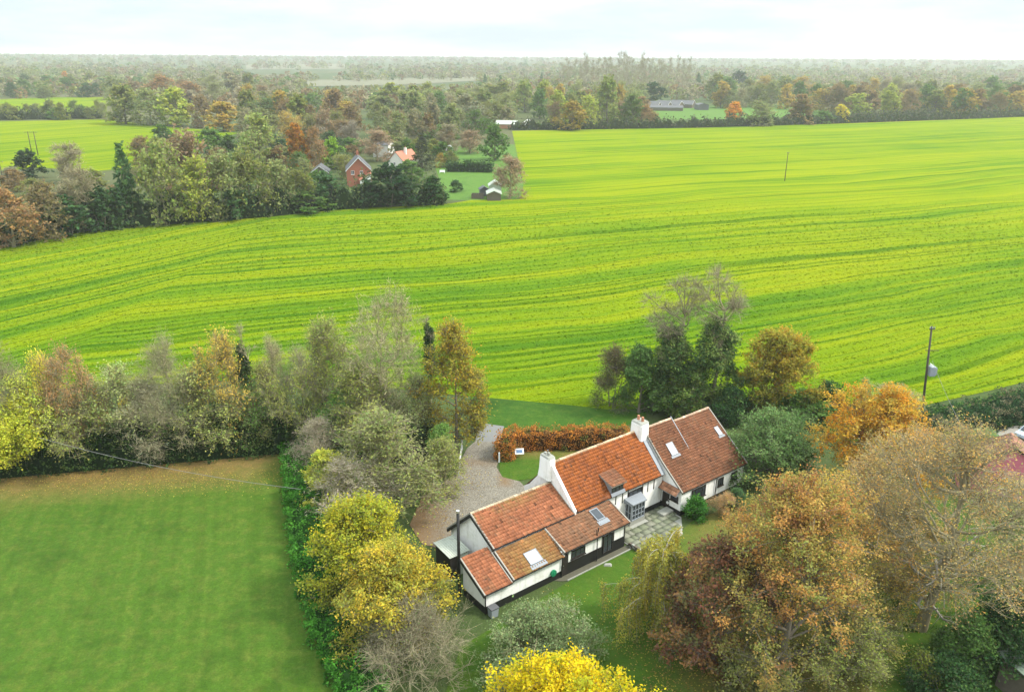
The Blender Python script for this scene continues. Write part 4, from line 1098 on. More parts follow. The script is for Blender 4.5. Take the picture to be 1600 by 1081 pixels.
simple_house('white_house', at3(619, 262), math.radians(-24), 7.0, 12, 2.6, 3.4, 'white cottage with red tiled roof beyond the dark round bush', 'cream', 'redtile', ((-1.2, 1.0, 1.0, 1.0),), ((1.2, 5.5, 1.3, 'cream'),))
simple_house('white_house', at3(612, 246), math.radians(66), 5.0, 8, 5.4, 1.2, 'pale tall house end just left of the red tiled cottage', 'cream', 'slate', ((.2, 3.2, .9, 1.0),))
simple_house('gabled_outbuilding', at3(500, 280), math.radians(8), 6.0, 8, 2.4, 2.2, 'small gable with white bargeboards hidden among trees left of the brick house', 'wood', 'slate', (), (), 'outbuilding', 'white')
simple_house('field_edge_house', at3(808, 201), math.radians(80), 7, 13, 2.6, 2.0, 'low pinkish building with pale roof at the far edge of the yellow field', 'terracotta', 'corr', ((1.0, 1.0, 1.0, 1.0),), (), 'house')
simple_house('porch_building', at3(828, 201), math.radians(5), 7, 9, 2.8, 2.2, 'small white gabled porch building beside the low pinkish house', 'cream', 'cream', ((-.8, .8, 1.4, 1.6),), (), 'outbuilding')
simple_house('far_white_house', at3(352, 172), math.radians(30), 8, 12, 5.0, 2.5, 'distant white building peeping over the left-hand wood', 'white', 'slate', ((-1.5, 3.0, 1.2, 1.2),))
simple_house('far_roof_house', at3(482, 206), math.radians(-60), 7, 12, 4.2, 3.0, 'pale roof among the orange trees above the lime green tree', 'cream', 'slate', ((1.0, 2.0, 1.0, 1.0),))
# farm sheds with white roof lines at the far pasture
for i, (x, y, rz, w, d, lab) in enumerate(((1030, 172, 62, 12, 20, 'left end gable of the far row of dark farm sheds'), (1046, 171, 60, 12, 20, 'second of the far row of dark farm sheds'), (1064, 170, 58, 13, 22, 'third of the far row of dark farm sheds'), (1084, 169, 60, 12, 20, 'right end of the far row of dark farm sheds'))):
    p = at3(x, y); simple_house('farm_shed', p, math.radians(rz), w, d, 3.0, 3.2, lab, 'wood', 'slate', (), (), 'barn', 'white')
simple_house('pale_barn', at3(1066, 173.5), math.radians(85), 9, 30, 2.6, 1.6, 'long low barn with pale metal roof in front of the far sheds', 'wood', 'slate', (), (), 'barn')
simple_house('green_shed', at3(1099, 172.5), math.radians(4), 9, 12, 4.2, 1.2, 'dark green box shed at the right end of the far farm', 'slate', 'slate', (), (), 'barn')
# allotment sheds at the garden corner
simple_house('garden_shed', at3(772, 314), math.radians(4), 4.2, 4.5, 2.3, .9, 'grey timber shed with pale roof edge at the far garden corner', 'wood', 'corr', (), (), 'shed', 'white')
simple_house('greenhouse', at3(774, 300), math.radians(4), 4.0, 5, 1.9, 1.3, 'pale glass greenhouse behind the grey timber shed', 'corr', 'corr', (), (), 'greenhouse')
simple_house('garden_shed', at3(757, 307), math.radians(10), 2.6, 3.0, 2.1, .8, 'small dark green shed left of the greenhouse', 'slate', 'slate', (), (), 'shed')
for i, (x, lab) in enumerate(((742, 'left-hand dark compost bay by the far sheds'), (750, 'right-hand dark compost bay by the far sheds'))):
    r = empty('compost_bay', at3(x, 311)); tag(r, lab, 'compost bin')
    for y0 in (0, 2.2): MB().box(-1.1, 1.1, y0, y0 + .1, 0, 1.5).build('panel', M['wood'], r)
    for x0 in (-1.1, 1.0): MB().box(x0, x0 + .1, .11, 2.19, 0, 1.45).build('panel', M['wood'], r)
tb = empty('garden_bench', at3(691, 271)); tag(tb, 'tiny white bench on the far garden lawn', 'bench')
MB().box(-1.0, 1.0, -.3, .3, .5, .6).build('seat', M['white'], tb); MB().box(-1.0, 1.0, .3, .38, .6, 1.2).build('backrest', M['white'], tb)
for x in (-.9, .9): MB().box(x - .06, x + .06, -.28, .28, 0, .5).build('leg', M['white'], tb)
ar = empty('polytunnel', at3(702, 239)); tag(ar, 'pale green arched tunnel frame at the back of the far garden', 'tunnel')
for k in range(3):
    MB().tube([(-1.6 * math.cos(t), k * 1.4, 3.2 * math.sin(t)) for t in np.linspace(0, math.pi, 11)], .1, 6).build('hoop', M['white'], ar)
MB().tube([(0, 0, 3.2), (0, 2.8, 3.2)], .07, 6).build('ridge_bar', M['green'], ar)

# pink house at the right edge: gable towards the camera, tiled roof
pk = at3(1588, 702, 5.4); pk.z = 0; pr_ = math.radians(-23)
ph_ = simple_house('pink_house', pk, pr_, 8.6, 3.2, 2.7, 2.7, 'pink rendered house with brown tiled roof at the right edge', 'pink', 'timber', ((-.6, .9, 1.2, 1.2),), (), 'house', over=.35)
for s in (-1, 1):
    k = 2.7 / 4.3; x0, z0 = s * 4.65, 2.7 - .35 * k; sl = math.hypot(4.65, 2.7 + .35 * k); cat = Cat(); rng = np.random.default_rng(40 + s)
    nx, ny = 16, 17; J, I = np.meshgrid(np.arange(ny), np.arange(nx), indexing='ij'); I, J = I.ravel(), J.ravel(); n = len(I)
    def pt(a, t, d): return np.stack([x0 * (1 - t) + 0 * a + s * d * .53, -.36 + a * (3.9 / nx), z0 + .22 + (2.7 + .35 * k) * t + d * .85 + 0 * a], -1)
    ss = np.array([0, .5, 1.0]); dd = np.array([.03, 0, .04])
    lo = pt(I[:, None] + ss, (J / ny)[:, None] + 0 * ss, .04 + dd + rng.normal(0, .006, n)[:, None]); hi = pt(I[:, None] + ss, ((J + 1.05) / ny)[:, None] + 0 * ss, .0 + dd); fr = pt(I[:, None] + ss, (J / ny)[:, None] + 0 * ss, -.01 + 0 * dd + np.zeros((n, 1)))
    V = np.concatenate([lo, hi, fr], 1).reshape(-1, 3); b_ = np.arange(n)[:, None] * 9
    Q = np.concatenate([np.concatenate([b_ + q, b_ + q + 1, b_ + q + 4, b_ + q + 3], 1) for q in (0, 1)] + [np.concatenate([b_ + 6 + q, b_ + 7 + q, b_ + 1 + q, b_ + q], 1) for q in (0, 1)])
    C = np.array([(.26, .13, .09), (.33, .16, .10), (.22, .13, .09)])[rng.integers(0, 3, n)] * np.exp(rng.normal(0, .2, n))[:, None]
    o = mobj('roof_tiles', fast_mesh('roof_tiles', V, Q, None, [M['tile']], np.repeat(C, 9, 0)), ph_); o["kind"] = "stuff"
# parked car in the lane beyond the pink house
cr = empty('parked_car', at3(1612, 683), math.radians(25)); tag(cr, 'pale blue car parked in the lane behind the pink house roof', 'car')
prof = [(-2.1, .35), (-2.15, .75), (-1.5, .92), (-.9, 1.42), (.75, 1.45), (1.45, .98), (2.1, .85), (2.15, .4)]
MB().prism([(x, -.85 + (.12 if z > 1 else 0), z) for x, z in prof], [(x, .85 - (.12 if z > 1 else 0), z) for x, z in prof]).build('body', M['car'], cr, bevel=.05)
MB().prism([(-1.42, -.66, .98), (-1.42, .66, .98), (-.95, .6, 1.38), (-.95, -.6, 1.38)], [(-1.46, -.66, 1.0), (-1.46, .66, 1.0), (-.99, .6, 1.41), (-.99, -.6, 1.41)]).build('windscreen', M['glass'], cr)
for s in (-1, 1): MB().prism([(-.8, s * .77, .98), (1.2, s * .79, 1.0), (.7, s * .755, 1.36), (-.75, s * .755, 1.36)], [(-.8, s * .80, .98), (1.2, s * .82, 1.0), (.7, s * .785, 1.36), (-.75, s * .785, 1.36)]).build('side_window', M['glass'], cr)
for x in (-1.35, 1.35):
    for s in (-1, 1):
        wh = MB().tube([(x, s * .70, .32), (x, s * .90, .32)], .32, 14).build('wheel', M['black'], cr); MB().tube([(x, s * .88, .32), (x, s * .91, .32)], .19, 12).build('rim', M['grey'], wh)
# sheet roof corner at the lower right
gs = empty('sheet_roof_shed', at3(1634, 1092), math.radians(20)); tag(gs, 'grey green sheet roof corner at the bottom right', 'shed')
MB().box(-2.2, 2.2, -2.2, 2.2, 0, 2.3).build('shed_wall', M['wood'], gs)
for i in range(9): MB().prism([(-2.5 + i * .56, -2.5, 2.3), (-2.5 + i * .56 + .53, -2.5, 2.3), (-2.5 + i * .56 + .53, 2.5, 2.75), (-2.5 + i * .56, 2.5, 2.75)], [(-2.5 + i * .56, -2.5, 2.36), (-2.5 + i * .56 + .53, -2.5, 2.36), (-2.5 + i * .56 + .53, 2.5, 2.81), (-2.5 + i * .56, 2.5, 2.81)]).build('roof_sheet', M['lichen'], gs)

# ------------------------------------------------------------------ crop plants of the big field
def in_poly(x, y, poly):
    poly = np.array(poly); r = np.zeros(len(x), bool); n = len(poly)
    for i in range(n):
        (x0, y0), (x1, y1) = poly[i], poly[(i + 1) % n]
        r ^= ((y0 > y) != (y1 > y)) & (x < (x1 - x0) * (y - y0) / (y1 - y0 + 1e-12) + x0)
    return r

def crop(n=230000):
    rng = np.random.default_rng(3)
    d = 1 / rng.uniform(1 / 290.0, 1 / 72.0, n) ; x = rng.uniform(-.85, .85, n) * d; y = d
    k = in_poly(x, y, FIELD); x, y, d = x[k], y[k], d[k]; n = len(x)
    s = .17 * np.clip(d / 95.0, .8, 2.2) * rng.uniform(.6, 1.4, n)
    c, sn = math.cos(ROWROT), math.sin(ROWROT); v = -x * sn * -1 + y * c            # across the rows
    s *= 1 + .3 * np.sin(v * 2 * math.pi / 2.4) 
    V, T, C = [], [], []
    tone = np.exp(rng.normal(0, .12, n)); s *= np.clip((300 - d) / 90.0, .15, 1)
    for q in range(2):
        a = rng.uniform(0, 6.283, n); ca, sa = np.cos(a), np.sin(a); ln = rng.uniform(.1, .8, n) * s; a2 = rng.uniform(0, 6.283, n)
        p0 = np.stack([x - ca * s * .6, y - sa * s * .6, .0 * x + .02], 1); p1 = np.stack([x + ca * s * .6, y + sa * s * .6, .0 * x + .02], 1)
        p2 = np.stack([x + np.cos(a2) * ln, y + np.sin(a2) * ln, s * rng.uniform(.2, .6, n)], 1)
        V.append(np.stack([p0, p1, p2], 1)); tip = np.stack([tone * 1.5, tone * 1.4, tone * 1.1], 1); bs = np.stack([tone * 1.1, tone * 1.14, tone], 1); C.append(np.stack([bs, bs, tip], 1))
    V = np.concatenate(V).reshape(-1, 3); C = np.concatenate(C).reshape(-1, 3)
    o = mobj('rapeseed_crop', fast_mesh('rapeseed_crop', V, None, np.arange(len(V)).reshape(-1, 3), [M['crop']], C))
    tag(o, 'yellow flowering rapeseed plants covering the big field', 'crop', kind='stuff')
crop()

# ------------------------------------------------------------------ trees close to the camera, each with its own mesh
YEL = [(3, (.52, .47, .035)), (3, (.44, .43, .04)), (2, (.33, .37, .045)), (1, (.22, .27, .04))]
GOLD = [(3, (.56, .43, .05)), (3, (.49, .42, .055)), (2, (.38, .37, .06)), (1, (.25, .26, .05))]
BRIGHT = [(4, (.72, .56, .02)), (3, (.62, .52, .02)), (1, (.42, .42, .03))]
COPPER = [(3, (.50, .27, .075)), (3, (.50, .33, .09)), (3, (.38, .31, .08)), (2, (.27, .28, .07)), (1, (.36, .19, .08))]
PURPLE = [(3, (.17, .085, .055)), (2, (.24, .11, .06)), (3, (.32, .18, .07)), (3, (.17, .16, .06))]
FLAME = [(4, (.64, .38, .05)), (2, (.58, .27, .03)), (3, (.56, .40, .07)), (1, (.40, .31, .06))]
STRAW = [(3, (.54, .37, .14)), (3, (.46, .34, .13)), (2, (.36, .33, .11)), (2, (.58, .34, .09))]
OCHR = [(3, (.44, .34, .045)), (3, (.38, .33, .05)), (2, (.29, .29, .05)), (1, (.50, .31, .04))]
WILLOW = [(3, (.21, .28, .12)), (3, (.27, .33, .15)), (2, (.16, .23, .09))]
MIDGRN = [(3, (0.120, 0.225, 0.053)), (3, (0.165, 0.285, 0.075)), (2, (0.090, 0.165, 0.045))]
DARKG = [(3, (0.039, 0.091, 0.033)), (3, (0.058, 0.124, 0.039)), (1, (0.104, 0.182, 0.052))]
BRTGRN = [(3, (.06, .20, .025)), (3, (.09, .26, .035)), (2, (.045, .14, .02))]

def near(name, label, cx, cy, zc, gens, bark='bark', cat='tree', rz=0.0, ivy=None, group=None):
    p = G(cx, cy, zc); return tree_from(name, gens, (p[0], p[1], 0), label, cat, group, bark, rz, ivy=ivy)

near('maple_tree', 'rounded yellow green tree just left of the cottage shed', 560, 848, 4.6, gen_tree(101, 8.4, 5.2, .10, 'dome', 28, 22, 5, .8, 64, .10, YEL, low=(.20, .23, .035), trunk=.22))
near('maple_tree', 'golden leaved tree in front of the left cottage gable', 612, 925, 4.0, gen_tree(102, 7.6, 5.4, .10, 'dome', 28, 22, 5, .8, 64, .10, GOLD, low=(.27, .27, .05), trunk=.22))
near('maple_tree', 'bright yellow tree at the bottom edge of the picture', 874, 1122, 3.6, gen_tree(103, 7.4, 6.0, .10, 'dome', 30, 22, 5, .7, 72, .10, BRIGHT, low=(.42, .40, .03), trunk=.22))
near('bare_shrub', 'wide grey leafless bush below the golden tree', 645, 1005, 2.4, gen_tree(104, 5.4, 5.7, .03, 'dome', 24, 16, 16, 1.1, 12, .07, [(2, (.17, .16, .10)), (1, (.13, .17, .06))], trunk=.10, stems=5, tw=.014, inner=.5), 'greybark', 'bush')
near('willow_shrub', 'pale silvery green shrub on the lawn below the lean-to', 834, 1008, 2.0, gen_tree(105, 4.6, 5.0, .03, 'dome', 24, 18, 5, .7, 55, .085, WILLOW, trunk=.10, stems=4, up=.9), 'greybark', 'shrub')
near('weeping_birch', 'weeping yellowish birch between the patio and the copper tree', 1024, 925, 3.8, gen_weeping(136, 8.2, 4.4, [(.44, .40, .07), (.37, .36, .07), (.29, .31, .065), (.46, .37, .06)], 760, .08), 'palebark')
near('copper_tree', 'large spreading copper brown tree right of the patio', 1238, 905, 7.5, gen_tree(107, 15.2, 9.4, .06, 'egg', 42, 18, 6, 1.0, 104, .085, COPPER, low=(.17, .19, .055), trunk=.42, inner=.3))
near('copper_beech', 'dark purple red beech beside the weeping birch', 1122, 950, 5.2, gen_tree(108, 10.5, 4.8, .06, 'round', 18, 18, 5, .8, 52, .12, PURPLE, trunk=.24))
ash = near('ash_tree', 'tall straw coloured half bare tree with pale limbs at the right', 1478, 800, 10.5, gen_tree(109, 17.5, 8.8, .25, 'round', 36, 17, 12, 1.2, 40, .075, STRAW, trunk=.45, tw=.017, inner=.35), 'greybark')
rng = np.random.default_rng(55)
for a_, z_, l_ in ((2.9, 3.0, 5.0), (3.3, 4.6, 4.2), (.1, 4.4, 5.6), (.5, 5.6, 4.6), (-1.3, 2.6, 3.4), (-2.2, 5.2, 4.6), (4.0, 6.4, 4.0)):
    d_ = np.array([math.cos(a_), math.sin(a_), .12]); P_ = [np.array([0, 0, z_])]
    for k in range(6): d_ = unit(d_ + rng.normal(0, .22, 3)); P_.append(P_[-1] + d_ * l_ / 6)
    mb = MB().tube(P_, .13, 6, .03)
    for k in (3, 4, 5): mb.tube([P_[k], P_[k] + unit(d_ + rng.normal(0, .7, 3)) * .8, P_[k] + unit(d_ + rng.normal(0, .6, 3)) * 1.7], .05, 5, .015)
    mb.build('limb', M['palebark'], ash, True)
near('beech_tree', 'flame orange tree between the green willow and the transformer pole', 1372, 690, 6.0, gen_tree(110, 11.4, 7.2, .15, 'egg', 28, 20, 5, .9, 66, .12, FLAME, trunk=.3))
near('green_shrub', 'big soft green bush against the right end of the cottage', 1203, 702, 3.2, gen_tree(111, 7.2, 6.4, .03, 'dome', 24, 18, 5, .9, 56, .12, [(3, (.15, .25, .08)), (3, (.19, .29, .10)), (2, (.10, .18, .05))], trunk=.14, stems=4), cat='bush')
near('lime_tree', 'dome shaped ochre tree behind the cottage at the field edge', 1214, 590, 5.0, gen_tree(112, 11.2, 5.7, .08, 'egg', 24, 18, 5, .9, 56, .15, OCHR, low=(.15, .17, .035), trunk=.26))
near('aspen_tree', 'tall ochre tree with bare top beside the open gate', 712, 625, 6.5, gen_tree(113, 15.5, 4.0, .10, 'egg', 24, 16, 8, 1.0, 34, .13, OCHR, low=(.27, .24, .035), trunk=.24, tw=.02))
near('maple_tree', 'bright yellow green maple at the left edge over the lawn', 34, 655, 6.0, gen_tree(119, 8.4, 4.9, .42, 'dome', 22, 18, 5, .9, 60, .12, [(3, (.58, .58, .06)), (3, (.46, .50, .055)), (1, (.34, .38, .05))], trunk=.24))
near('rose_shrub', 'small bright green shrub by the cottage front windows', 1087, 798, .8, gen_tree(114, 2.1, 1.35, .04, 'dome', 12, 12, 4, .35, 44, .09, [(3, (.06, .19, .03)), (2, (.10, .26, .04)), (1, (.04, .12, .02))], trunk=.05, stems=3), cat='shrub')
near('laurel_shrub', 'glossy mid green shrub under the pale limbed tree', 1512, 1010, 2.0, gen_tree(115, 4.2, 2.8, .03, 'dome', 18, 16, 4, .6, 50, .11, MIDGRN, trunk=.1, stems=3), cat='shrub')
near('laurel_shrub', 'dark green evergreen mass at the lower right edge', 1580, 985, 2.6, gen_tree(116, 5.6, 4.4, .03, 'dome', 20, 16, 4, .7, 50, .12, DARKG, trunk=.14, stems=3), cat='shrub')
near('laurel_shrub', 'low dark evergreen at the bottom edge beside the sheet roof', 1480, 1065, 1.2, gen_tree(117, 2.8, 2.8, .03, 'dome', 14, 14, 4, .5, 46, .10, DARKG, trunk=.08, stems=3), cat='shrub')
near('young_shrub', 'thin leafy sapling shrub on the grass under the right trees', 1438, 1050, 1.0, gen_tree(118, 2.6, 1.3, .05, 'dome', 10, 10, 4, .5, 18, .09, [(2, (.22, .26, .05)), (1, (.12, .20, .04))], trunk=.05, stems=3), cat='shrub')
# ivy-clad pair behind the cottage
for sd_, x, y, zc, hh, R_, iv, lab in ((121, 1046, 560, 7.0, 17.5, 3.8, 2.6, 'left of two tall bare trees wrapped in ivy behind the cottage'), (122, 1112, 560, 7.0, 18.6, 4.2, 2.9, 'right of two tall bare trees wrapped in ivy behind the cottage')):
    g_ = gen_tree(sd_, hh, R_, .42, 'vase', 18, 11, 14, 1.2, 3, .06, [(1, (.16, .14, .09))], trunk=.32, tw=.02, inner=.3)
    iv_ = gen_tree(sd_ + 50, hh * .64, iv * 1.35, .0, 'egg', 30, 15, 3, .9, 40, .15, [(3, (.06, .12, .04)), (3, (.10, .17, .05)), (2, (.16, .23, .065)), (2, (.24, .32, .09))], droop=1.1, inner=.45, lobe=(.22, .38), spread=.5)[1]
    near('ivy_tree', lab, x, y + 30, 4.5, g_, 'greybark', ivy=iv_)
near('holly_tree', 'dark evergreen left of the ivy wrapped trees', 1000, 610, 3.0, gen_tree(123, 8.8, 3.4, .03, 'egg', 18, 16, 4, .7, 48, .14, MIDGRN, trunk=.2))
near('hazel_bush', 'brown thinning bush left of the dark evergreen behind the orange hedge', 958, 600, 3.2, gen_tree(124, 8.2, 3.1, .04, 'dome', 18, 15, 9, 1.0, 24, .11, [(3, (.22, .17, .08)), (2, (.17, .19, .05))], low=(.12, .18, .04), trunk=.14, stems=3), cat='bush')
near('ivy_bush', 'yellowish green ivy bush between the two ivy trees behind the roof', 1075, 622, 2.5, gen_tree(125, 6.2, 3.6, .03, 'dome', 20, 16, 4, .8, 46, .13, [(3, (.12, .19, .05)), (2, (.19, .26, .06)), (2, (.06, .12, .03))], trunk=.14, stems=3), cat='bush')
near('holly_bush', 'dark rounded evergreen between the ochre dome and the flame tree', 1295, 632, 2.2, gen_tree(126, 5.0, 2.6, .03, 'dome', 14, 14, 4, .6, 44, .13, DARKG, trunk=.12, stems=2), cat='bush')
near('holly_bush', 'low dark shrub at the foot of the ivy trees beside the roof ridge', 1140, 640, 1.6, gen_tree(127, 4.2, 2.8, .03, 'dome', 14, 14, 4, .6, 44, .13, DARKG, trunk=.12, stems=2), cat='bush')

# ------------------------------------------------------------------ hedges
def pl2(*pix): return [G(x, y)[:2] for x, y in pix]
hedge_obj('beech_hedge', gen_hedge(201, pl2((787, 719), (789, 713), (794, 707), (803, 702), (818, 699), (850, 698), (910, 698), (975, 696)), 2.1, 2.3, [(3, (.56, .25, .05)), (3, (.46, .19, .045)), (2, (.34, .18, .06)), (1.3, (.20, .22, .05))], .10, 85, .2, .9, (.07, .04, .02)), 'clipped orange brown beech hedge curving beside the drive')
hedge_obj('boundary_hedge', gen_hedge(202, pl2((463, 690), (472, 780), (486, 880), (518, 990), (566, 1090), (600, 1150)), 3.0, 1.5, BRTGRN, .12, 75, .35, .8, (.025, .07, .015), .35), 'rough bright green hedge down the right side of the left lawn')
hedge_obj('field_hedge', gen_hedge(203, pl2((-160, 752), (0, 736), (230, 716), (452, 697)), 4.2, 4.2, [(3, (.05, .10, .03)), (3, (.075, .13, .035)), (1, (.12, .16, .05))], .15, 34, .35, .7, (.02, .04, .015), .25), 'tall dark green hedge along the top of the left lawn')
hedge_obj('lane_hedge', gen_hedge(204, pl2((1440, 684), (1520, 668), (1600, 648), (1760, 615)), 4.0, 2.7, [(3, (.04, .09, .035)), (2, (.045, .095, .035)), (2.5, (.17, .16, .09))], .13, 50, .22, .92, (.02, .04, .018), .12), 'broad flat topped dark hedge along the lane at the right edge')
hedge_obj('far_hedge', gen_hedge(205, pl2((800, 203), (950, 201.5), (1100, 199), (1300, 193), (1500, 186), (1660, 180), (1800, 176)), 6, 4.2, [(3, (.055, .085, .035)), (2, (.09, .10, .05)), (2, (.11, .10, .06))], .8, .9, .4, .8, (.03, .045, .02), .6), 'dark hedge along the far edge of the big yellow field')
hedge_obj('far_hedge', gen_hedge(206, pl2((-120, 189), (0, 187.5), (90, 186), (160, 185)), 5, 5, [(3, (.07, .10, .045)), (2, (.11, .12, .06))], .8, 1.0, .4, .8, (.035, .05, .025), .6), 'bushy hedge between the two left-hand yellow fields')
hedge_obj('garden_hedge', gen_hedge(207, pl2((700, 268), (735, 268), (768, 269)), 4, 3.4, [(3, (.045, .09, .03)), (2, (.07, .12, .04))], .5, 3, .2, .9, (.02, .04, .015), .1), 'trimmed dark hedge across the far garden')
hedge_obj('pasture_hedge', gen_hedge(208, pl2((1225, 189), (1330, 188), (1440, 181), (1560, 174)), 5, 3.5, [(3, (.07, .09, .045)), (2, (.10, .10, .06))], .8, 1.0, .4, .8, (.03, .045, .025), .5), 'scrubby hedge behind the right-hand pasture strips')
hedge_obj('house_belt_undergrowth', gen_hedge(209, pl2((0, 384), (60, 368), (130, 358), (260, 347), (400, 337), (520, 325), (600, 320), (690, 317)), 9, 5.5, [(3, (.06, .10, .04)), (2, (.09, .13, .05)), (2, (.14, .16, .065))], .45, 3.0, .45, .7, (.02, .035, .015), .5), 'dark scrub hedge under the tree belt along the field before the brick house')
hedge_obj('clump_scrub', gen_hedge(210, pl2((500, 665), (560, 690), (620, 700), (680, 700)), 9, 3.0, [(3, (.06, .10, .035)), (3, (.10, .13, .05)), (2, (.14, .14, .07))], .15, 22, .5, .7, (.025, .04, .018), .5), 'mixed green scrub bank under the bare trees left of the gate', 'scrub')

# ------------------------------------------------------------------ shared tree meshes for the belts
WHT = [(3, (1, 1, 1)), (2, (1.12, 1.05, .8)), (2, (.82, .95, .9)), (1, (.62, .75, .6))]
TWG = [(3, (1, 1, 1)), (2, (.85, .86, .9)), (1, (1.15, 1.1, .95))]
def make_proto(gens, bark='bark'):
    w, l = gens; V, Q, _ = w.out(); tm = fast_mesh('trunk', V, Q, None, [M[bark]], smooth=True); cm = None
    if l.V: V, Q, C = l.out(); cm = fast_mesh('crown', V, Q, None, [M['leaf']], C)
    return tm, cm
PH, PR = 12.0, 5.0
GB = 'greybark'
HI = dict(
    round=[make_proto(gen_tree(300 + i, PH, PR, .10, ('dome', 'egg')[i], 22, 16, 4, .9, 44, .16, WHT, trunk=.26, tw=.02)) for i in range(2)],
    sparse=[make_proto(gen_tree(310 + i, PH, PR, .12, ('egg', 'round', 'dome')[i], 22, 14, 11, 1.3, 26, .13, WHT, trunk=.22, tw=.022), 'greybark') for i in range(3)],
    bare=[make_proto(gen_tree(320 + i, PH, PR, .14, ('vase', 'egg')[i], 20, 12, 13, 1.4, 20, .24, TWG, trunk=.18, tw=.014, aspect=.09), 'greybark') for i in range(2)],
    shrub=[make_proto(gen_tree(330 + i, PH, PR, .02, 'dome', 22, 15, 5, 1.2, 40, .20, WHT, trunk=.2, stems=4)) for i in range(2)])
LO = dict(
    round=[make_proto(gen_tree(400 + i, PH, PR, .02, ('dome', 'egg', 'dome')[i], 22, 10, 2, 1.0, 18, .36, WHT, trunk=.3, tw=.05, sides=5, k1=4)) for i in range(3)],
    sparse=[make_proto(gen_tree(410 + i, PH, PR, .02, ('egg', 'dome', 'dome')[i], 22, 10, 4, 1.3, 15, .28, WHT, trunk=.26, tw=.045, sides=5, k1=4), 'greybark') for i in range(3)],
    bare=[make_proto(gen_tree(420 + i, PH, PR, .08, ('egg', 'vase')[i], 20, 9, 7, 1.5, 14, .6, TWG, trunk=.24, tw=.045, sides=5, k1=4, aspect=.12), 'greybark') for i in range(2)],
    shrub=[make_proto(gen_tree(430 + i, PH, PR, .02, 'dome', 20, 9, 2, 1.2, 17, .42, WHT, trunk=.24, stems=3, sides=5, k1=4)) for i in range(2)],
    conifer=[make_proto(gen_conifer(440 + i, PH, 3.4, [(1, 1, 1), (.75, .85, .8), (1.2, 1.15, .9)], .42, 22, 9, 8)) for i in range(2)],
    poplar=[make_proto(gen_tree(450 + i, PH, 2.0, .12, 'column', 14, 7, 6, 1.0, 4, .4, TWG, trunk=.2, tw=.03, sides=5, k1=4, aspect=.1, lobe=(.35, .5)), 'greybark') for i in range(2)])
CLR = dict(olive=(.24, .255, .07), palegreen=(.32, .36, .11), yellowgreen=(.40, .43, .08), lime=(.30, .46, .05), green=(.13, .22, .055), dark=(.075, .14, .055), rust=(.37, .22, .10),
           orange=(.58, .27, .05), ochre=(.46, .33, .075), brown=(.27, .185, .085), greybrown=(.32, .285, .165), pinkbrown=(.38, .265, .16), yellow=(.60, .50, .06), grey=(.30, .29, .18), purplegrey=(.27, .235, .18), greygreen=(.27, .295, .115))
RNG = np.random.default_rng(9)
def belt(lod, kind, x, yb, yt, w, color, label, cat='tree', group=None, name=None):
    b = G(x, yb); b = np.array([b[0], b[1], float(terr(b[0], b[1]))]); h = max(2.0, height_to(b, yt)); wm = w * depth(b) / F
    pr = lod[kind][int(RNG.integers(0, len(lod[kind])))]
    r0 = {'conifer': 3.4, 'poplar': 2.0}.get(kind, PR)
    c = np.array(CLR[color] if isinstance(color, str) else color) * np.exp(RNG.normal(0, .08)) * (1.6 if lod is HI else 1.12); sxy = wm / 2 / r0 * .98
    nm = name or {'round': 'leafy_tree', 'sparse': 'autumn_tree', 'bare': 'bare_tree', 'shrub': 'bushy_shrub', 'conifer': 'conifer_tree', 'poplar': 'poplar_tree'}[kind]
    return shared_tree(nm, pr, b, label, cat, group, c, (sxy, sxy, h / PH), RNG.uniform(0, 6.28))

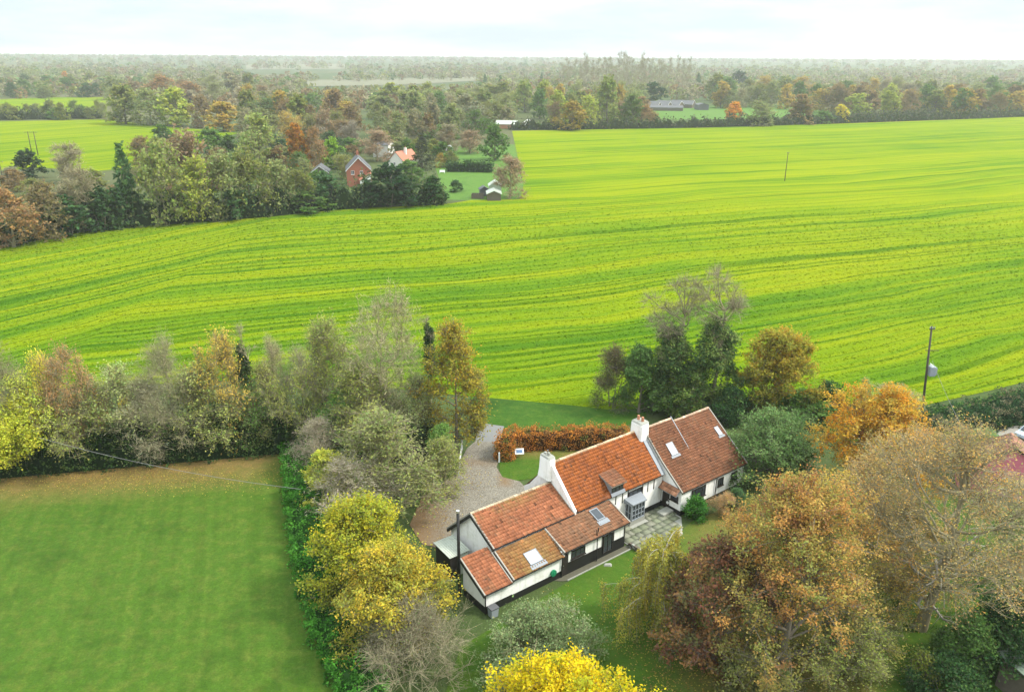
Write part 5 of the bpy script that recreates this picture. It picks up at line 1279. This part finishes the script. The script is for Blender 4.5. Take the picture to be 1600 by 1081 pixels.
for e in (
    # clump left of the gate
    ('bare', 602, 705, 455, 135, 'greybrown', 'tallest bare tree of the clump left of the gate, fine grey twigs'),
    ('sparse', 520, 690, 508, 120, 'olive', 'half bare olive tree left of the tallest bare tree'),
    ('sparse', 570, 712, 575, 150, 'olive', 'olive leaved tree low in the clump below the tallest bare tree'),
    ('bare', 478, 675, 545, 85, 'grey', 'small grey bare tree at the corner of the left lawn'),
    ('sparse', 605, 800, 655, 190, (.17, .185, .065), 'pale twiggy willow spreading above the yellow maples'),
    ('bare', 560, 828, 730, 165, 'purplegrey', 'purplish grey bare bush directly above the yellow maple'),
    ('round', 516, 795, 708, 108, (.36, .36, .06), 'yellow green maple against the bright hedge'),
    ('sparse', 692, 770, 690, 95, 'olive', 'olive bush left of the open gate'),
    ('bare', 500, 735, 655, 100, 'purplegrey', 'purplish bare bush above the yellow green maple'),
    ('shrub', 545, 700, 615, 110, 'green', 'dark green bush in the shade of the bare clump'),
    ('sparse', 655, 705, 590, 90, 'greygreen', 'grey green bush between the clump and the ochre tree'),
    ('shrub', 690, 735, 665, 60, 'green', 'green shrub just behind the open gate'),
    # hedgerow above the left lawn
    ('bare', 20, 728, 545, 150, (.20, .19, .09), 'olive grey bare tree at the left end of the hedgerow'),
    ('sparse', 134, 722, 548, 84, 'rust', 'rust red tree in the hedgerow above the left lawn'),
    ('sparse', 92, 722, 556, 62, 'yellow', 'thin yellow tree just left of the rust red tree'),
    ('sparse', 60, 728, 590, 115, 'yellowgreen', 'yellowish green tree behind the bright maple at the left edge'),
    ('sparse', 198, 716, 575, 125, 'greygreen', 'grey green tree right of the rust red tree'),
    ('sparse', 150, 722, 606, 120, 'olive', 'olive bush below the rust red tree'),
    ('bare', 276, 712, 533, 130, (.24, .24, .12), 'broad bare olive tree in the middle of the hedgerow'),
    ('bare', 245, 716, 590, 130, 'grey', 'grey bare bush in the middle of the hedgerow'),
    ('round', 207, 690, 600, 26, 'yellow', 'slim bright yellow sapling in the hedgerow'),
    ('sparse', 362, 705, 524, 105, 'ochre', 'ochre orange tree near the right end of the hedgerow'),
    ('sparse', 326, 710, 580, 135, (.26, .28, .09), 'pale green willow in the hedgerow right of centre'),
    ('sparse', 425, 700, 570, 95, 'olive', 'olive green tree at the right end of the hedgerow'),
    ('bare', 440, 690, 530, 75, 'greybrown', 'thin bare tree at the corner of hedgerow and lawn'),
    ('sparse', 395, 702, 600, 90, 'green', 'green bush under the ochre orange tree'),
    # right of the cottage and beyond
    ('bare', 1400, 650, 606, 90, 'pinkbrown', 'pinkish bare twigs rising behind the flame orange tree'),
    ('shrub', 1535, 720, 676, 80, (.13, .22, .08), 'fresh green shrub beside the lane left of the pink house'),
    ('shrub', 1505, 740, 705, 46, 'dark', 'dark green shrub left of the pink house roof'),
    ('sparse', 1300, 860, 742, 120, 'ochre', 'ochre tree top between the copper tree and the flame tree'),
    ('bare', 1560, 880, 745, 130, 'greybrown', 'bare tree top in front of the pink house wall'),
    ('shrub', 1345, 645, 592, 30, 'greygreen', 'narrow grey green bush at the field edge behind the flame tree'),
    ('shrub', 1250, 660, 612, 90, 'green', 'low green bushes line below the ochre dome tree'),
    ('sparse', 1128, 806, 772, 44, 'rust', 'rusty bush at the foot of the cottage right end'),
    ('shrub', 1150, 792, 764, 40, 'dark', 'dark bush against the right end of the cottage front'),
    ('sparse', 1330, 1060, 975, 150, 'olive', 'olive undergrowth bush beneath the copper tree'),
    ('shrub', 1180, 1090, 1030, 130, (.13, .13, .05), 'dull brown green bush at the bottom below the purple beech'),
    ('sparse', 1400, 960, 870, 110, 'ochre', 'ochre bush between the copper tree and the pale limbed tree'),
    ('sparse', 1345, 850, 722, 150, (.40, .25, .08), 'orange brown tree top joining the copper tree and the flame tree'),
    ('sparse', 1405, 930, 790, 150, (.36, .27, .09), 'tawny tree top filling between the copper and pale limbed trees'),
    ('sparse', 1590, 900, 800, 120, 'greygreen', 'grey green tree at the right edge above the dark evergreens'),
):
    belt(HI, *e)
# ivy-covered stumps
for sd_, x, yb, yt, lab in ((131, 396, 700, 505, 'dark ivy covered stem sticking out of the hedgerow'), (132, 674, 640, 487, 'thin ivy stem left of the tall ochre tree'), (133, 505, 660, 505, 'ivy wrapped bare stem at the left of the clump')):
    b = G(x, yb); h = height_to(b, yt)
    near_g = gen_tree(sd_, h, 1.3, .5, 'vase', 8, 7, 8, .8, 0, .1, trunk=.16, tw=.016)
    tree_from('ivy_clad_tree', near_g, (b[0], b[1], 0), lab, 'tree', None, 'greybark', ivy=gen_ivy(sd_, [(0, 0, h * .35), (0, 0, h * .6), (0, 0, h * .85)], [.5, .6, .3], 3000, .12, [(.04, .08, .03), (.07, .11, .04)]))

# ------------------------------------------------------------------ belt before the brick house and the fields beyond
for e in (
    ('sparse', 22, 386, 296, 95, 'rust', 'rust brown tree at the far left of the belt'),
    ('sparse', 80, 372, 285, 80, (.24, .19, .09), 'tawny tree right of the rust brown one'),
    ('bare', 128, 362, 262, 80, 'greybrown', 'grey bare tree in the left belt below the twin poles'),
    ('shrub', 110, 368, 308, 75, 'dark', 'dark ivy bush at the foot of the left belt'),
    ('shrub', 160, 360, 295, 70, 'dark', 'dark evergreen bush left of the spruce'),
    ('conifer', 205, 352, 224, 62, 'dark', 'tall dark spruce standing above the left belt'),
    ('shrub', 196, 354, 290, 60, 'dark', 'dark evergreen at the foot of the spruce'),
    ('sparse', 262, 350, 222, 90, 'palegreen', 'large pale yellow green tree right of the spruce'),
    ('sparse', 300, 330, 207, 90, 'pinkbrown', 'pinkish brown tree behind the pale green one'),
    ('sparse', 312, 346, 245, 80, 'yellowgreen', 'bright yellow green tree at the front of the belt'),
    ('sparse', 352, 343, 240, 80, 'greygreen', 'grey green tree in the middle of the belt'),
    ('sparse', 392, 338, 238, 80, 'olive', 'olive tree with ivy in the middle of the belt'),
    ('sparse', 436, 334, 250, 72, 'greygreen', 'grey green tree right of the middle olive one'),
    ('shrub', 372, 342, 292, 60, 'dark', 'dark ivy bush at the foot of the middle belt'),
    ('sparse', 472, 330, 266, 60, 'olive', 'low olive tree left of the hidden gable'),
    ('shrub', 512, 325, 272, 62, 'dark', 'dark green tree below the hidden gable'),
    ('shrub', 537, 320, 296, 34, 'green', 'small green bush left of the brick house wall'),
    ('shrub', 480, 332, 300, 70, 'green', 'green scrub bush at the belt front left of the dark one'),
    ('shrub', 612, 323, 258, 82, (.04, .08, .035), 'big round dark green bush right of the brick house'),
    ('shrub', 640, 290, 252, 52, 'green', 'green bush before the red tiled cottage'),
    ('shrub', 500, 300, 268, 46, 'green', 'green bush in front of the hidden gable'),
    ('shrub', 677, 320, 277, 52, (.045, .10, .03), 'round dark green bush right of the biggest one'),
    ('shrub', 712, 300, 282, 26, 'dark', 'small dark bush on the far garden lawn'),
    ('bare', 797, 309, 246, 58, 'pinkbrown', 'reddish bare tree over the far garden sheds'),
    ('round', 773, 250, 196, 50, 'green', 'dark green rounded tree at the garden and field corner'),
    ('conifer', 660, 265, 208, 46, (.07, .08, .045), 'brownish dark conifer right of the white cottage'),
    ('sparse', 705, 262, 236, 26, 'olive', 'small olive tree at the back of the far garden'),
    ('sparse', 690, 262, 240, 22, 'ochre', 'small ochre bush beside the far garden bench'),
    ('bare', 735, 240, 205, 50, 'pinkbrown', 'bare pinkish tree behind the far garden'),
    ('bare', 700, 236, 195, 50, 'greybrown', 'bare brown tree behind the tunnel frame'),
    ('sparse', 408, 268, 180, 82, 'palegreen', 'tall pale yellow green tree above the belt'),
    ('round', 468, 268, 194, 46, 'orange', 'orange tree left of the lime green tree'),
    ('sparse', 494, 268, 200, 46, 'rust', 'russet tree touching the orange one'),
    ('round', 521, 262, 217, 44, 'lime', 'round lime green tree left of the brick house'),
    ('sparse', 508, 225, 172, 40, 'pinkbrown', 'pinkish tree above the lime green tree'),
    ('bare', 590, 252, 205, 62, 'pinkbrown', 'pinkish bare tree right behind the brick house'),
    ('bare', 548, 235, 190, 40, 'purplegrey', 'purplish bare tree above the brick house'),
    ('round', 470, 215, 150, 60, 'olive', 'olive tree above the russet and orange pair'),
    ('round', 440, 200, 143, 52, 'ochre', 'ochre green tree left of the olive one'),
    ('shrub', 46, 278, 236, 54, (.05, .085, .04), 'dark rounded tree under the twin poles'),
    ('bare', 110, 285, 225, 60, 'greybrown', 'thin bare tree against the left yellow field'),
    ('bare', 20, 290, 262, 40, 'grey', 'low grey scrub left of the dark rounded tree'),
    # wood beyond the left field
    ('round', 197, 194, 135, 66, 'olive', 'olive rounded tree at the corner of the left field'),
    ('sparse', 236, 196, 140, 60, 'greygreen', 'grey green tree second from the field corner'),
    ('round', 277, 197, 138, 68, 'yellowgreen', 'yellowish rounded tree at the back of the left field'),
    ('sparse', 318, 200, 150, 50, 'brown', 'brown tree right of the yellowish rounded one'),
    ('round', 350, 206, 160, 60, 'ochre', 'ochre rounded tree where the left field ends'),
    ('sparse', 255, 165, 118, 60, 'rust', 'rust brown tree top behind the yellowish rounded one'),
    ('sparse', 300, 168, 128, 50, 'rust', 'russet tree top right of the rust brown one'),
    ('round', 104, 134, 112, 16, 'orange', 'tiny orange tree on the far left skyline wood'),
    # far edge of the yellow field
    ('round', 893, 204, 160, 52, 'ochre', 'ochre rounded tree at the far edge of the yellow field'),
    ('round', 948, 195, 122, 50, 'palegreen', 'tall pale green tree at the far field edge'),
    ('sparse', 918, 200, 150, 50, 'yellowgreen', 'yellow green tree between ochre and pale green ones'),
    ('round', 985, 200, 148, 46, (.17, .23, .07), 'fresh green tree right of the tall pale green one'),
    ('sparse', 1008, 199, 165, 40, 'rust', 'russet tree at the left end of the pasture'),
    ('round', 872, 196, 142, 40, 'yellowgreen', 'lime yellow tree left of the ochre rounded one'),
    ('round', 820, 176, 128, 40, 'palegreen', 'pale green tree above the pinkish house'),
    ('round', 850, 176, 128, 40, 'yellowgreen', 'yellowish tree above and right of the pinkish house'),
    ('shrub', 1018, 164, 130, 48, (.035, .085, .03), 'wide flat topped dark cedar beside the far sheds'),
    ('round', 1126, 168, 138, 32, 'yellow', 'golden tree right of the far green shed'),
    ('sparse', 1140, 170, 142, 30, 'greygreen', 'grey green tree touching the golden one'),
    ('round', 1146, 196, 160, 40, 'orange', 'orange tree in the far hedge below the pasture'),
    ('sparse', 1186, 197, 158, 60, 'greygreen', 'grey green tree right of the orange hedge tree'),
    ('round', 1248, 194, 148, 54, 'brown', 'brown rounded tree standing alone in the far hedge'),
    ('round', 1312, 192, 164, 30, 'yellow', 'small yellow tree in the far hedge'),
    ('shrub', 1285, 193, 174, 40, 'green', 'dark green bush between brown and yellow hedge trees'),
    ('conifer', 1090, 142, 115, 18, 'dark', 'dark narrow conifer beyond the far sheds'),
    ('shrub', 1154, 142, 112, 34, (.04, .08, .035), 'dark evergreen group right of the far conifer'),
    ('conifer', 758, 142, 116, 14, 'dark', 'dark conifer left of the pale wood in the distance'),
    ('conifer', 782, 142, 118, 14, 'dark', 'second dark distant conifer left of the pale wood'),
    ('conifer', 846, 140, 114, 14, 'dark', 'dark conifer tip before the bare poplars'),
    ('shrub', 380, 124, 112, 44, 'dark', 'dark flat evergreen clump on the distant left'),
    ('conifer', 560, 158, 142, 14, 'dark', 'tiny dark conifer in the middle distance'),
    ('round', 610, 168, 130, 46, 'yellowgreen', 'yellow green rounded tree in the middle distance'),
    ('round', 585, 175, 150, 30, 'palegreen', 'pale small tree left of the yellow green rounded one'),
    ('sparse', 655, 178, 150, 40, 'rust', 'russet tree in the middle distance'),
    ('sparse', 730, 205, 148, 66, 'grey', 'large grey bare tree left of the pinkish house'),
    ('round', 330 + 60, 170, 150, 34, 'olive', 'small olive tree right of the distant white building'),
):
    belt(LO, *e)
# rows that nothing in the photograph tells apart
WORD = dict(olive='olive', greygreen='grey green', brown='brown', greybrown='grey brown', pinkbrown='pinkish brown', palegreen='pale green', green='green', ochre='ochre', rust='russet', grey='grey', dark='dark green', yellowgreen='yellow green')
KIND = dict(round='leafy tree', sparse='thinning tree', bare='bare tree', poplar='slim poplar', shrub='bushy tree')
def rows(n, region, kinds, colors, label, group, hpx, wpx, seed, lod=LO):
    rng = np.random.default_rng(seed); k = 0
    pts = []
    while len(pts) < n:
        x, y = rng.uniform(region[0], region[1]), rng.uniform(region[2], region[3])
        yl = np.interp(x, region[4], region[5]) if len(region) > 4 else y
        y = yl + (y - region[2]) if len(region) > 4 else y
        if all(abs(x - a) > wpx[0] * .45 or abs(y - b) > 6 for a, b in pts) or rng.random() < .02: pts.append((x, y))
    made = []
    for x, y in sorted(pts):
        h = rng.uniform(*hpx); w = rng.uniform(*wpx); kd, co = kinds[int(rng.integers(0, len(kinds)))], colors[int(rng.integers(0, len(colors)))]
        fx = (x - region[0]) / (region[1] - region[0]); fy = (y - region[2]) / (region[3] - region[2])
        made.append((x, y, h, w, kd, co, f"{WORD[co]} {KIND[kd]} at {'left' if fx < .33 else 'middle' if fx < .67 else 'right'} {'front' if fy > .5 else 'back'} of the {label}"))
    for q, (x, y, h, w, kd, co, lab) in enumerate(made):
        same = [k for k, m in enumerate(made) if m[6] == lab]
        if len(same) > 1: lab = ('first', 'second', 'third', 'fourth', 'fifth', 'sixth')[same.index(q)] + ' ' + lab
        belt(lod, kd, x, y, y - h, w, co, lab, 'tree', group, 'woodland_tree')
rows(42, (385, 760, 185, 232), ('sparse', 'round', 'bare', 'sparse'), ('olive', 'greygreen', 'brown', 'greybrown', 'greygreen', 'palegreen', 'green', 'ochre', 'olive'), 'wood behind the brick house', 'wood behind the brick house', (34, 58), (34, 56), 21)
rows(26, (640, 800, 170, 200), ('sparse', 'round', 'bare'), ('olive', 'greygreen', 'greybrown', 'palegreen', 'green'), 'wood left of the pinkish house', 'wood left of the pinkish house', (30, 48), (28, 44), 22)
rows(26, (840, 1010, 165, 197), ('sparse', 'round', 'bare'), ('olive', 'greygreen', 'brown', 'palegreen', 'green', 'ochre'), 'belt behind the far field edge', 'belt behind the far field edge', (28, 45), (26, 40), 23)
rows(40, (1110, 1640, 158, 172), ('sparse', 'round', 'round', 'bare'), ('olive', 'greygreen', 'brown', 'green', 'greybrown', 'ochre'), 'wood behind the right-hand pasture', 'wood behind the right-hand pasture', (28, 42), (28, 44), 24)
rows(26, (1280, 1640, 174, 183), ('round', 'sparse', 'round'), ('olive', 'yellowgreen', 'green', 'ochre', 'brown', 'green'), 'right-hand wood edge', 'front of the right-hand wood', (30, 46), (34, 50), 25)
rows(34, (872, 1076, 143, 152), ('poplar',), ('greybrown', 'grey'), 'skyline poplars', 'bare poplars on the skyline', (46, 64), (11, 16), 26)
rows(18, (-40, 165, 140, 154), ('round', 'sparse', 'shrub'), ('green', 'olive', 'dark', 'greygreen'), 'far row above the left fields', 'far row above the left fields', (18, 27), (20, 32), 27)
rows(22, (165, 420, 148, 172), ('sparse', 'round', 'bare'), ('olive', 'greybrown', 'greygreen', 'greygreen', 'brown'), 'wood beyond the left field', 'wood beyond the left field', (24, 38), (28, 42), 28)
rows(14, (-10, 165, 183, 188), ('sparse', 'shrub', 'bare'), ('greygreen', 'olive', 'green'), 'hedge between the left fields', 'hedge trees between the left fields', (16, 30), (18, 30), 29)

rows(20, (385, 560, 236, 285), ('shrub', 'sparse', 'shrub', 'bare'), ('olive', 'green', 'greygreen', 'brown', 'dark'), 'scrub left of the brick house', 'scrub left of the brick house', (24, 40), (30, 48), 34)
rows(12, (585, 700, 228, 252), ('shrub', 'sparse', 'bare'), ('olive', 'green', 'greygreen', 'brown'), 'garden trees above the white cottage', 'garden trees above the white cottage', (22, 34), (26, 40), 35)
rows(16, (215, 400, 238, 300), ('sparse', 'shrub', 'round'), ('olive', 'green', 'greygreen', 'brown', 'dark'), 'belt below the left field', 'belt below the left field', (30, 48), (34, 54), 36)
rows(10, (-20, 215, 288, 330), ('sparse', 'shrub', 'bare'), ('olive', 'greybrown', 'green', 'brown'), 'scrub under the twin poles', 'scrub under the twin poles', (22, 36), (34, 54), 37)

# ------------------------------------------------------------------ far woodland that reads as one mass
def far_wood(n=7000):
    rng = np.random.default_rng(31)
    keep_out = [[(1010, 190), (1430, 180), (1330, 174), (1190, 160), (1010, 166)], [(-160, 182), (166, 178), (170, 153), (0, 154), (-160, 158)], [(-100, 134), (98, 128), (100, 121), (-100, 122)], [(380, 124), (548, 123), (545, 108), (380, 108)],
                [(475, 152), (640, 149), (765, 142), (740, 124), (600, 125), (475, 127.5)], [(445, 151), (560, 149), (690, 147), (640, 143), (455, 145)], [(1010, 176), (1120, 176), (1120, 164), (1010, 164)]]
    X = rng.uniform(-250, 1850, n * 3); Y = 91.5 + (rng.random(n * 3) ** 1.5) * 78
    ok = np.ones(len(X), bool)
    for p in keep_out: ok &= ~in_poly(X, Y, p)
    lim = np.interp(X, [-250, 160, 200, 400, 760, 800, 1000, 1100, 1900], [150, 150, 172, 186, 190, 170, 150, 158, 172]); ok &= Y < lim
    X, Y = X[ok][:n], Y[ok][:n]; pts, cols, cat = [], [], Cat()
    base = []
    for v in range(5):
        m = 40; t = rng.uniform(0, 1, m); a = rng.uniform(0, 6.283, m); r = envelope('egg', t) * rng.uniform(.55, 1, m)
        C = np.stack([r * np.cos(a), r * np.sin(a), t], 1); base.append((C, a))
    pal = np.array([CLR[k] for k in ('olive', 'greybrown', 'greygreen', 'brown', 'greybrown', 'green', 'olive', 'greygreen', 'greybrown', 'olive')]) * .80
    for x, y in zip(X, Y):
        p = G(x, max(y, 91.5)); d = math.hypot(p[0], p[1])
        # follow the rising land: step the ray down to the terrain
        dr_ = ray(x, max(y, 91.2)); t = d
        for _ in range(12): t = (CAMZ - float(terr(dr_[0] * t, dr_[1] * t))) / max(1e-4, -dr_[2])
        t = min(t, 5200.0) * (rng.uniform(.93, 1.0)); q = dr_ * t; z = float(terr(q[0], q[1]))
        h = rng.uniform(8, 15); R = rng.uniform(4.5, 8) * (1 + t / 3500.0); C, a = base[int(rng.integers(0, 5))]
        C = C * [R, R, h] + [q[0], q[1], z]; V, Q = leaf_quads(C, 1.25 * (1 + t / 2600.0), rng, .8, .8)
        c = pal[int(rng.integers(0, len(pal)))] * math.exp(rng.normal(0, .13)); cl = c * np.exp(rng.normal(0, .2, len(C)))[:, None]
        cat.add(V, Q, np.repeat(cl, 4, 0))
    V, Q, C = cat.out(); o = mobj('distant_woodland', fast_mesh('distant_woodland', V, Q, None, [M['leaf']], C)); tag(o, 'far hazy woodland stretching to the horizon', 'woodland', kind='stuff')
far_wood()

# ------------------------------------------------------------------ fallen leaves
def litter(name, label, regions, pal, seed, ls=.06):
    rng = np.random.default_rng(seed); P = []
    for cx, cy, rx, ry, n in regions:
        a = rng.normal(0, .55, (n, 2)); 
        for dx, dy in a: P.append(G(cx + dx * rx, cy + dy * ry, .035))
    C = np.array(P); C[:, 2] = .035; n = len(C); V, Q = leaf_quads(C, ls, rng, 6.0, .7)
    c = np.array(pal)[rng.integers(0, len(pal), n)] * np.exp(rng.normal(0, .2, n))[:, None]
    o = mobj(name, fast_mesh(name, V, Q, None, [M['leaf']], np.repeat(c, 4, 0))); tag(o, label, 'leaves', kind='stuff')
litter('fallen_leaves', 'fallen brown and yellow leaves strewn over lawns and drive', [(200, 745, 260, 22, 5000), (1090, 1040, 110, 60, 1500), (1000, 985, 60, 40, 500), (735, 745, 30, 30, 350), (685, 800, 30, 40, 500), (1300, 1030, 160, 60, 1200), (900, 935, 90, 40, 120)],
       [(.30, .17, .06), (.40, .27, .06), (.22, .13, .06), (.5, .4, .08)], 41)

# ------------------------------------------------------------------ the air
hz_ = MB().box(-9000, 9000, -400, 9000, -1.5, 62.0).build('haze', M['white'], None)
hm = bpy.data.materials.new('haze'); hm.use_nodes = True; hn = hm.node_tree; hn.nodes.clear()
ho = hn.nodes.new('ShaderNodeOutputMaterial'); pv = hn.nodes.new('ShaderNodeVolumePrincipled')
pv.inputs['Color'].default_value = (.97, .985, 1.0, 1); pv.inputs['Density'].default_value = .00017; pv.inputs['Anisotropy'].default_value = .3
hn.links.new(pv.outputs[0], ho.inputs['Volume']); hz_.data.materials[0] = hm; tag(hz_, 'pale autumn haze lying over the whole landscape', 'haze', kind='stuff')
